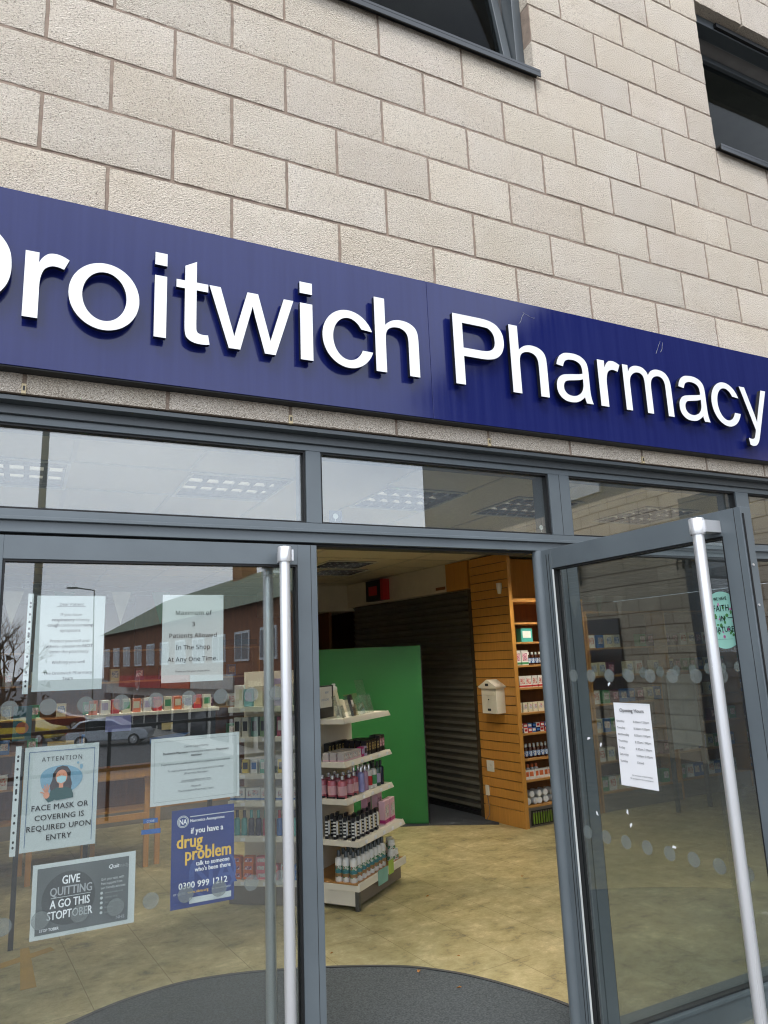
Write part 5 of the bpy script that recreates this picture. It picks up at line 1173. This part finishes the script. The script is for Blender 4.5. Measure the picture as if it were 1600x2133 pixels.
# ================================================================== WHAT THE GLASS REFLECTS (street side)
# right hand wing
wg = thing('shop_wing', 'projecting blockwork wing with dark cladding and windows to the right of the shop', 'building', (10, -9, 0))
def brickmat():
    m = bpy.data.materials.new('wing_blocks'); m.use_nodes = True; t = m.node_tree; b = t.nodes['Principled BSDF']; b.inputs['Roughness'].default_value = .9
    tcn = N(t, 'ShaderNodeTexCoord'); mpn = N(t, 'ShaderNodeMapping'); mpn.inputs['Rotation'].default_value = (R(90), 0, R(90)); sx = N(t, 'ShaderNodeSeparateXYZ'); cb_ = N(t, 'ShaderNodeCombineXYZ')
    t.links.new(tcn.outputs['Object'], sx.inputs[0]); t.links.new(sx.outputs[1], cb_.inputs[0]); t.links.new(sx.outputs[2], cb_.inputs[1])
    br = N(t, 'ShaderNodeTexBrick'); br.inputs['Scale'].default_value = 1; br.inputs['Brick Width'].default_value = .45; br.inputs['Row Height'].default_value = .225; br.inputs['Mortar Size'].default_value = .009
    br.inputs['Color1'].default_value = srgb((200, 186, 166))+(1,); br.inputs['Color2'].default_value = srgb((182, 168, 150))+(1,); br.inputs['Mortar'].default_value = srgb((110, 92, 76))+(1,)
    t.links.new(cb_.outputs[0], br.inputs['Vector']); t.links.new(br.outputs[0], b.inputs['Base Color']); return m
WB = brickmat(); CLAD = mat('grey_cladding', (70, 74, 80), .5, var=.08)
MB().box(9, 16, -12.9, -.0, 0, 4.25, WB).build('block_wall', wg); MB().box(9.02, 16, -12.88, -.02, 4.25, 8.1, CLAD).build('clad_wall', wg)
MB().box(8.7, 16.2, -13.1, 0, 8.1, 8.25, CLAD).build('roof', wg)
for (y0, y1, z0, z1) in ((-7.7, -6.5, 1.0, 2.2), (-5.0, -4.2, 0, 3.9), (-11.5, -9, .6, 2.6)): MB().box(8.96, 9.05, y0, y1, z0, z1, mat('dark_glass', (24, 30, 38), .05, spec=.8)).build('window', wg)
for y0 in (-7.65,): MB().box(8.97, 9.1, y0, y0+1.0, 4.4, 4.9, mat('pale_sky_window', (170, 175, 180), .2)).build('window', wg)  # pale colour stands in for the bright sky patch on the wing
t = MB(); frw = (Vector((8.95, -6.9, 2.82)), Vector((0, -1, 0)), VZ, Vector((-1, 0, 0))); addtext(t, 'Mi', .6, 0, .55, INK, frw, bold=.004); addtext(t, 'om', -2.0, 0, .4, INK, frw, bold=.004); t.build('wall_lettering', wg)
# railing
rl = thing('railing', 'dark metal railing along the edge of the raised pavement', 'railing', (-2, -6.6, 0))
b = MB()
for z in (1.02, .55): b.box(-14, 8.9, -6.62, -6.58, z-.02, z+.02, BLACKP)
b.build('rail', rl)
for k in range(16): MB().box(-14+k*1.5-.02, -14+k*1.5+.02, -6.62, -6.58, 0, 1.0, BLACKP).build('post', rl)
# parade of shops opposite
A0 = Vector((9.3, -24.0)); A1 = Vector((5.6, -56.0)); da = (A1-A0); LA = da.length; XO = Matrix.Translation((A0.x, A0.y, -2.3)) @ Matrix.Rotation(math.atan2(da.y, da.x), 4, 'Z')
pa = thing('shop_parade', 'brown brick two storey parade of shops with white windows, seen in the door glass reflection', 'building', XO @ Vector((LA/2, 3, 0)))
BR = mat('brown_brick', (132, 88, 62), .9, var=.15, vscale=3); RFG = mat('mossy_roof', (112, 122, 104), .9, var=.15); WF = mat('white_upvc', (215, 218, 220), .4); SHG = mat('shop_glass', (120, 125, 130), .1); PAL = mat('pale_shopfront', (205, 203, 196), .6)
MB().box(0, LA, .0, 9, 3.3, 6.6, BR, XO).build('upper_wall', pa); MB().box(0, LA, .2, 9, 0, 3.3, PAL, XO).build('shopfront', pa)
b = MB(); b.face([XO @ Vector(q) for q in ((-.3, -.4, 6.5), (LA, -.4, 6.5), (LA, 4.5, 9.2), (-.3, 4.5, 9.2))], RFG); b.face([XO @ Vector(q) for q in ((-.3, 9.4, 6.5), (LA, 9.4, 6.5), (LA, 4.5, 9.2), (-.3, 4.5, 9.2))], RFG); b.build('roof', pa)
MB().box(15, 16.5, 4, 5, 8.5, 11, BR, XO).build('chimney', pa)
for k in range(11):
    x = 1.2+k*2.9
    MB().box(x, x+1.7, -.05, .0, 4.2, 5.5, WF, XO).build('window', pa)
    MB().box(x+.1, x+.8, -.06, -.05, 4.3, 5.4, SHG, XO).box(x+.9, x+1.6, -.06, -.05, 4.3, 5.4, SHG, XO).build('window_pane', pa)
    MB().box(x, x+2.2, .1, .2, .5, 2.4, mat('shop_dark', (40, 42, 48), .1), XO).build('shop_window', pa)
for (x0, x1, c_) in ((0, 5, mat('maroon_fascia', (92, 34, 30), .5)), (5.2, 11, PAL), (11.2, 16, mat('orange_fascia', (200, 80, 40), .5)), (16.2, 26, mat('red_fascia', (180, 26, 30), .5))): MB().box(x0, x1, -.35, 0, 2.9, 3.6, c_, XO).build('fascia', pa)
MB().box(0, 5, -.12, .1, 2.0, 2.9, mat('green_fascia', (30, 84, 34), .5), XO).build('fascia', pa)
t = MB(); fro = (XO @ Vector((2.6, -.36, 3.05)), (XO.to_3x3() @ Vector((1, 0, 0))), VZ, XO.to_3x3() @ Vector((0, -1, 0))); addtext(t, 'House', 0, 0, .55, CRM, fro, bold=.01, shear=.2, lift=.02); t.build('lettering', pa)
t = MB(); fro = (XO @ Vector((21, -.36, 3.25)), (XO.to_3x3() @ Vector((1, 0, 0))), VZ, XO.to_3x3() @ Vector((0, -1, 0))); disc2(t, 0, 0, .5, WHITEI, fro, .02); disc2(t, 0, 0, .42, RED, fro, .03); addtext(t, 'J', 0, -.22, .6, WHITEI, fro, bold=.02, lift=.05); t.build('emblem', pa)
# cars
def car(x, y, rz, col, lab):
    c_ = thing('parked_car', lab, 'car', (x, y, -2.3), rz, 'cars parked opposite'); X = Matrix.Translation((x, y, -2.3)) @ Matrix.Rotation(rz, 4, 'Z'); K = mat('car_paint_%d_%d' % (col[0], col[1]), col, .3, .3, coat=.6)
    XX = X @ Matrix(((1, 0, 0, 0), (0, 0, -1, 0), (0, 1, 0, 0), (0, 0, 0, 1)))
    P = [(-2.1, .3), (-2.15, .7), (-2.0, .95), (-1.5, 1.38), (-.9, 1.47), (.2, 1.44), (1.0, 1.0), (1.9, .85), (2.15, .6), (2.1, .3)]
    MB().prism(P, -.85, .85, K, XX).build('body', c_, .08, 3)
    Wp = [(-1.75, 1.0), (-1.4, 1.32), (-.85, 1.40), (.15, 1.37), (.8, 1.02)]; MB().prism(Wp, -.865, .865, mat('car_glass', (20, 24, 28), .08), XX).build('side_window', c_)
    for wx in (-1.35, 1.35):
        for wy in (-.8, .8):
            wh = MB().lathe([(0, -.1), (.31, -.1), (.32, 0), (.31, .1), (0, .1)], BLACKP, X @ Matrix.Translation((wx, wy, .32)) @ Matrix.Rotation(R(90), 4, 'X'), 20).build('wheel', c_)
            MB().lathe([(0, -.115), (.2, -.112), (.2, .112), (0, .115)], SIL, X @ Matrix.Translation((wx, wy, .32)) @ Matrix.Rotation(R(90), 4, 'X'), 12).build('rim', wh)
    for wy in (-.6, .6): MB().box(-2.17, -2.05, wy-.15, wy+.15, .7, .85, RED, X).build('tail_light', c_)
car(4.6, -40, R(20), (205, 212, 220), 'silver hatchback parked opposite, seen in the left door reflection')
car(.6, -46, R(35), (225, 195, 40), 'yellow car parked opposite beside the bare tree')
car(2.4, -55, R(10), (120, 20, 25), 'dark red car parked opposite behind the silver hatchback')
# lamp columns
def lamp(x, y, h, r, lab):
    l = thing('street_lamp', lab, 'street lamp', (x, y, -2.3), 0, 'street lamps'); GM = mat('lamp_steel', (110, 112, 104), .5, .3)
    MB().tube((x, y, -2.3), (x, y, h), r, GM, r*.7).build('column', l); MB().tube((x, y, h), (x-1.2, y, h+.15), .04, GM).build('arm', l); MB().box(x-1.8, x-1.1, y-.12, y+.12, h+.1, h+.2, GM).build('lantern', l)
lamp(.34, -18, 9.5, .12, 'tall nearer street lamp column standing opposite the left door'); lamp(4.5, -52, 7.2, .055, 'distant smaller street lamp beyond the parked cars')
# bare trees
def tree(x, y, h, seed, lab):
    r_ = random.Random(seed); tr = thing('bare_tree', lab, 'tree', (x, y, -2.3), 0, 'bare trees opposite'); BK = mat('bark', (86, 72, 58), .9)
    b = MB(); tw = MB()
    def br(p, d, L, rad, lev):
        q = p+d*L; (b if lev < 2 else tw).tube(p, q, rad, BK, rad*.65, seg=6 if lev < 2 else 4, cap=False)
        if lev >= 5: return
        for k in range(3 if lev else 6):
            nd = (d+Vector((r_.uniform(-1, 1), r_.uniform(-1, 1), r_.uniform(-.3, .6)))*.75).normalized(); br(p+d*L*r_.uniform(.6, 1), nd, L*r_.uniform(.6, .8), rad*.55, lev+1)
    br(Vector((x, y, -2.3)), Vector((0, 0, 1)), h*.35, h*.02, 0)
    b.build('trunk', tr); tw.build('crown', tr)
tree(-.8, -48, 8.5, 1, 'bare brown tree behind the yellow car'); tree(-5, -50, 9, 2, 'bare brown tree left of the yellow car'); tree(-9, -42, 8, 5, 'wide bare tree farthest to the left')
hg = MB(); HD = mat('hedge', (60, 52, 36), .95, var=.4, vscale=1.5)
rr = random.Random(9)
for k in range(2600):
    x = rr.uniform(-40, 2); y = -58+rr.uniform(-2, 2); z = -2.3+abs(rr.gauss(0, 1))*2.2; s_ = .35
    v = [Vector((x+rr.uniform(-s_, s_), y+rr.uniform(-s_, s_), z+rr.uniform(-s_, s_))) for _ in range(3)]; hg.face(v, HD)
o = hg.build('hedge', recalc=False); tag(o, 'tangled brown hedge at the far edge of the car park', 'hedge')

for o_ in S.objects:
    if o_.parent is None and 'label' in o_ and len(str(o_['label']).replace(',', ' ').split()) > 16: print('LONG', len(o_['label'].split()), o_['label'])
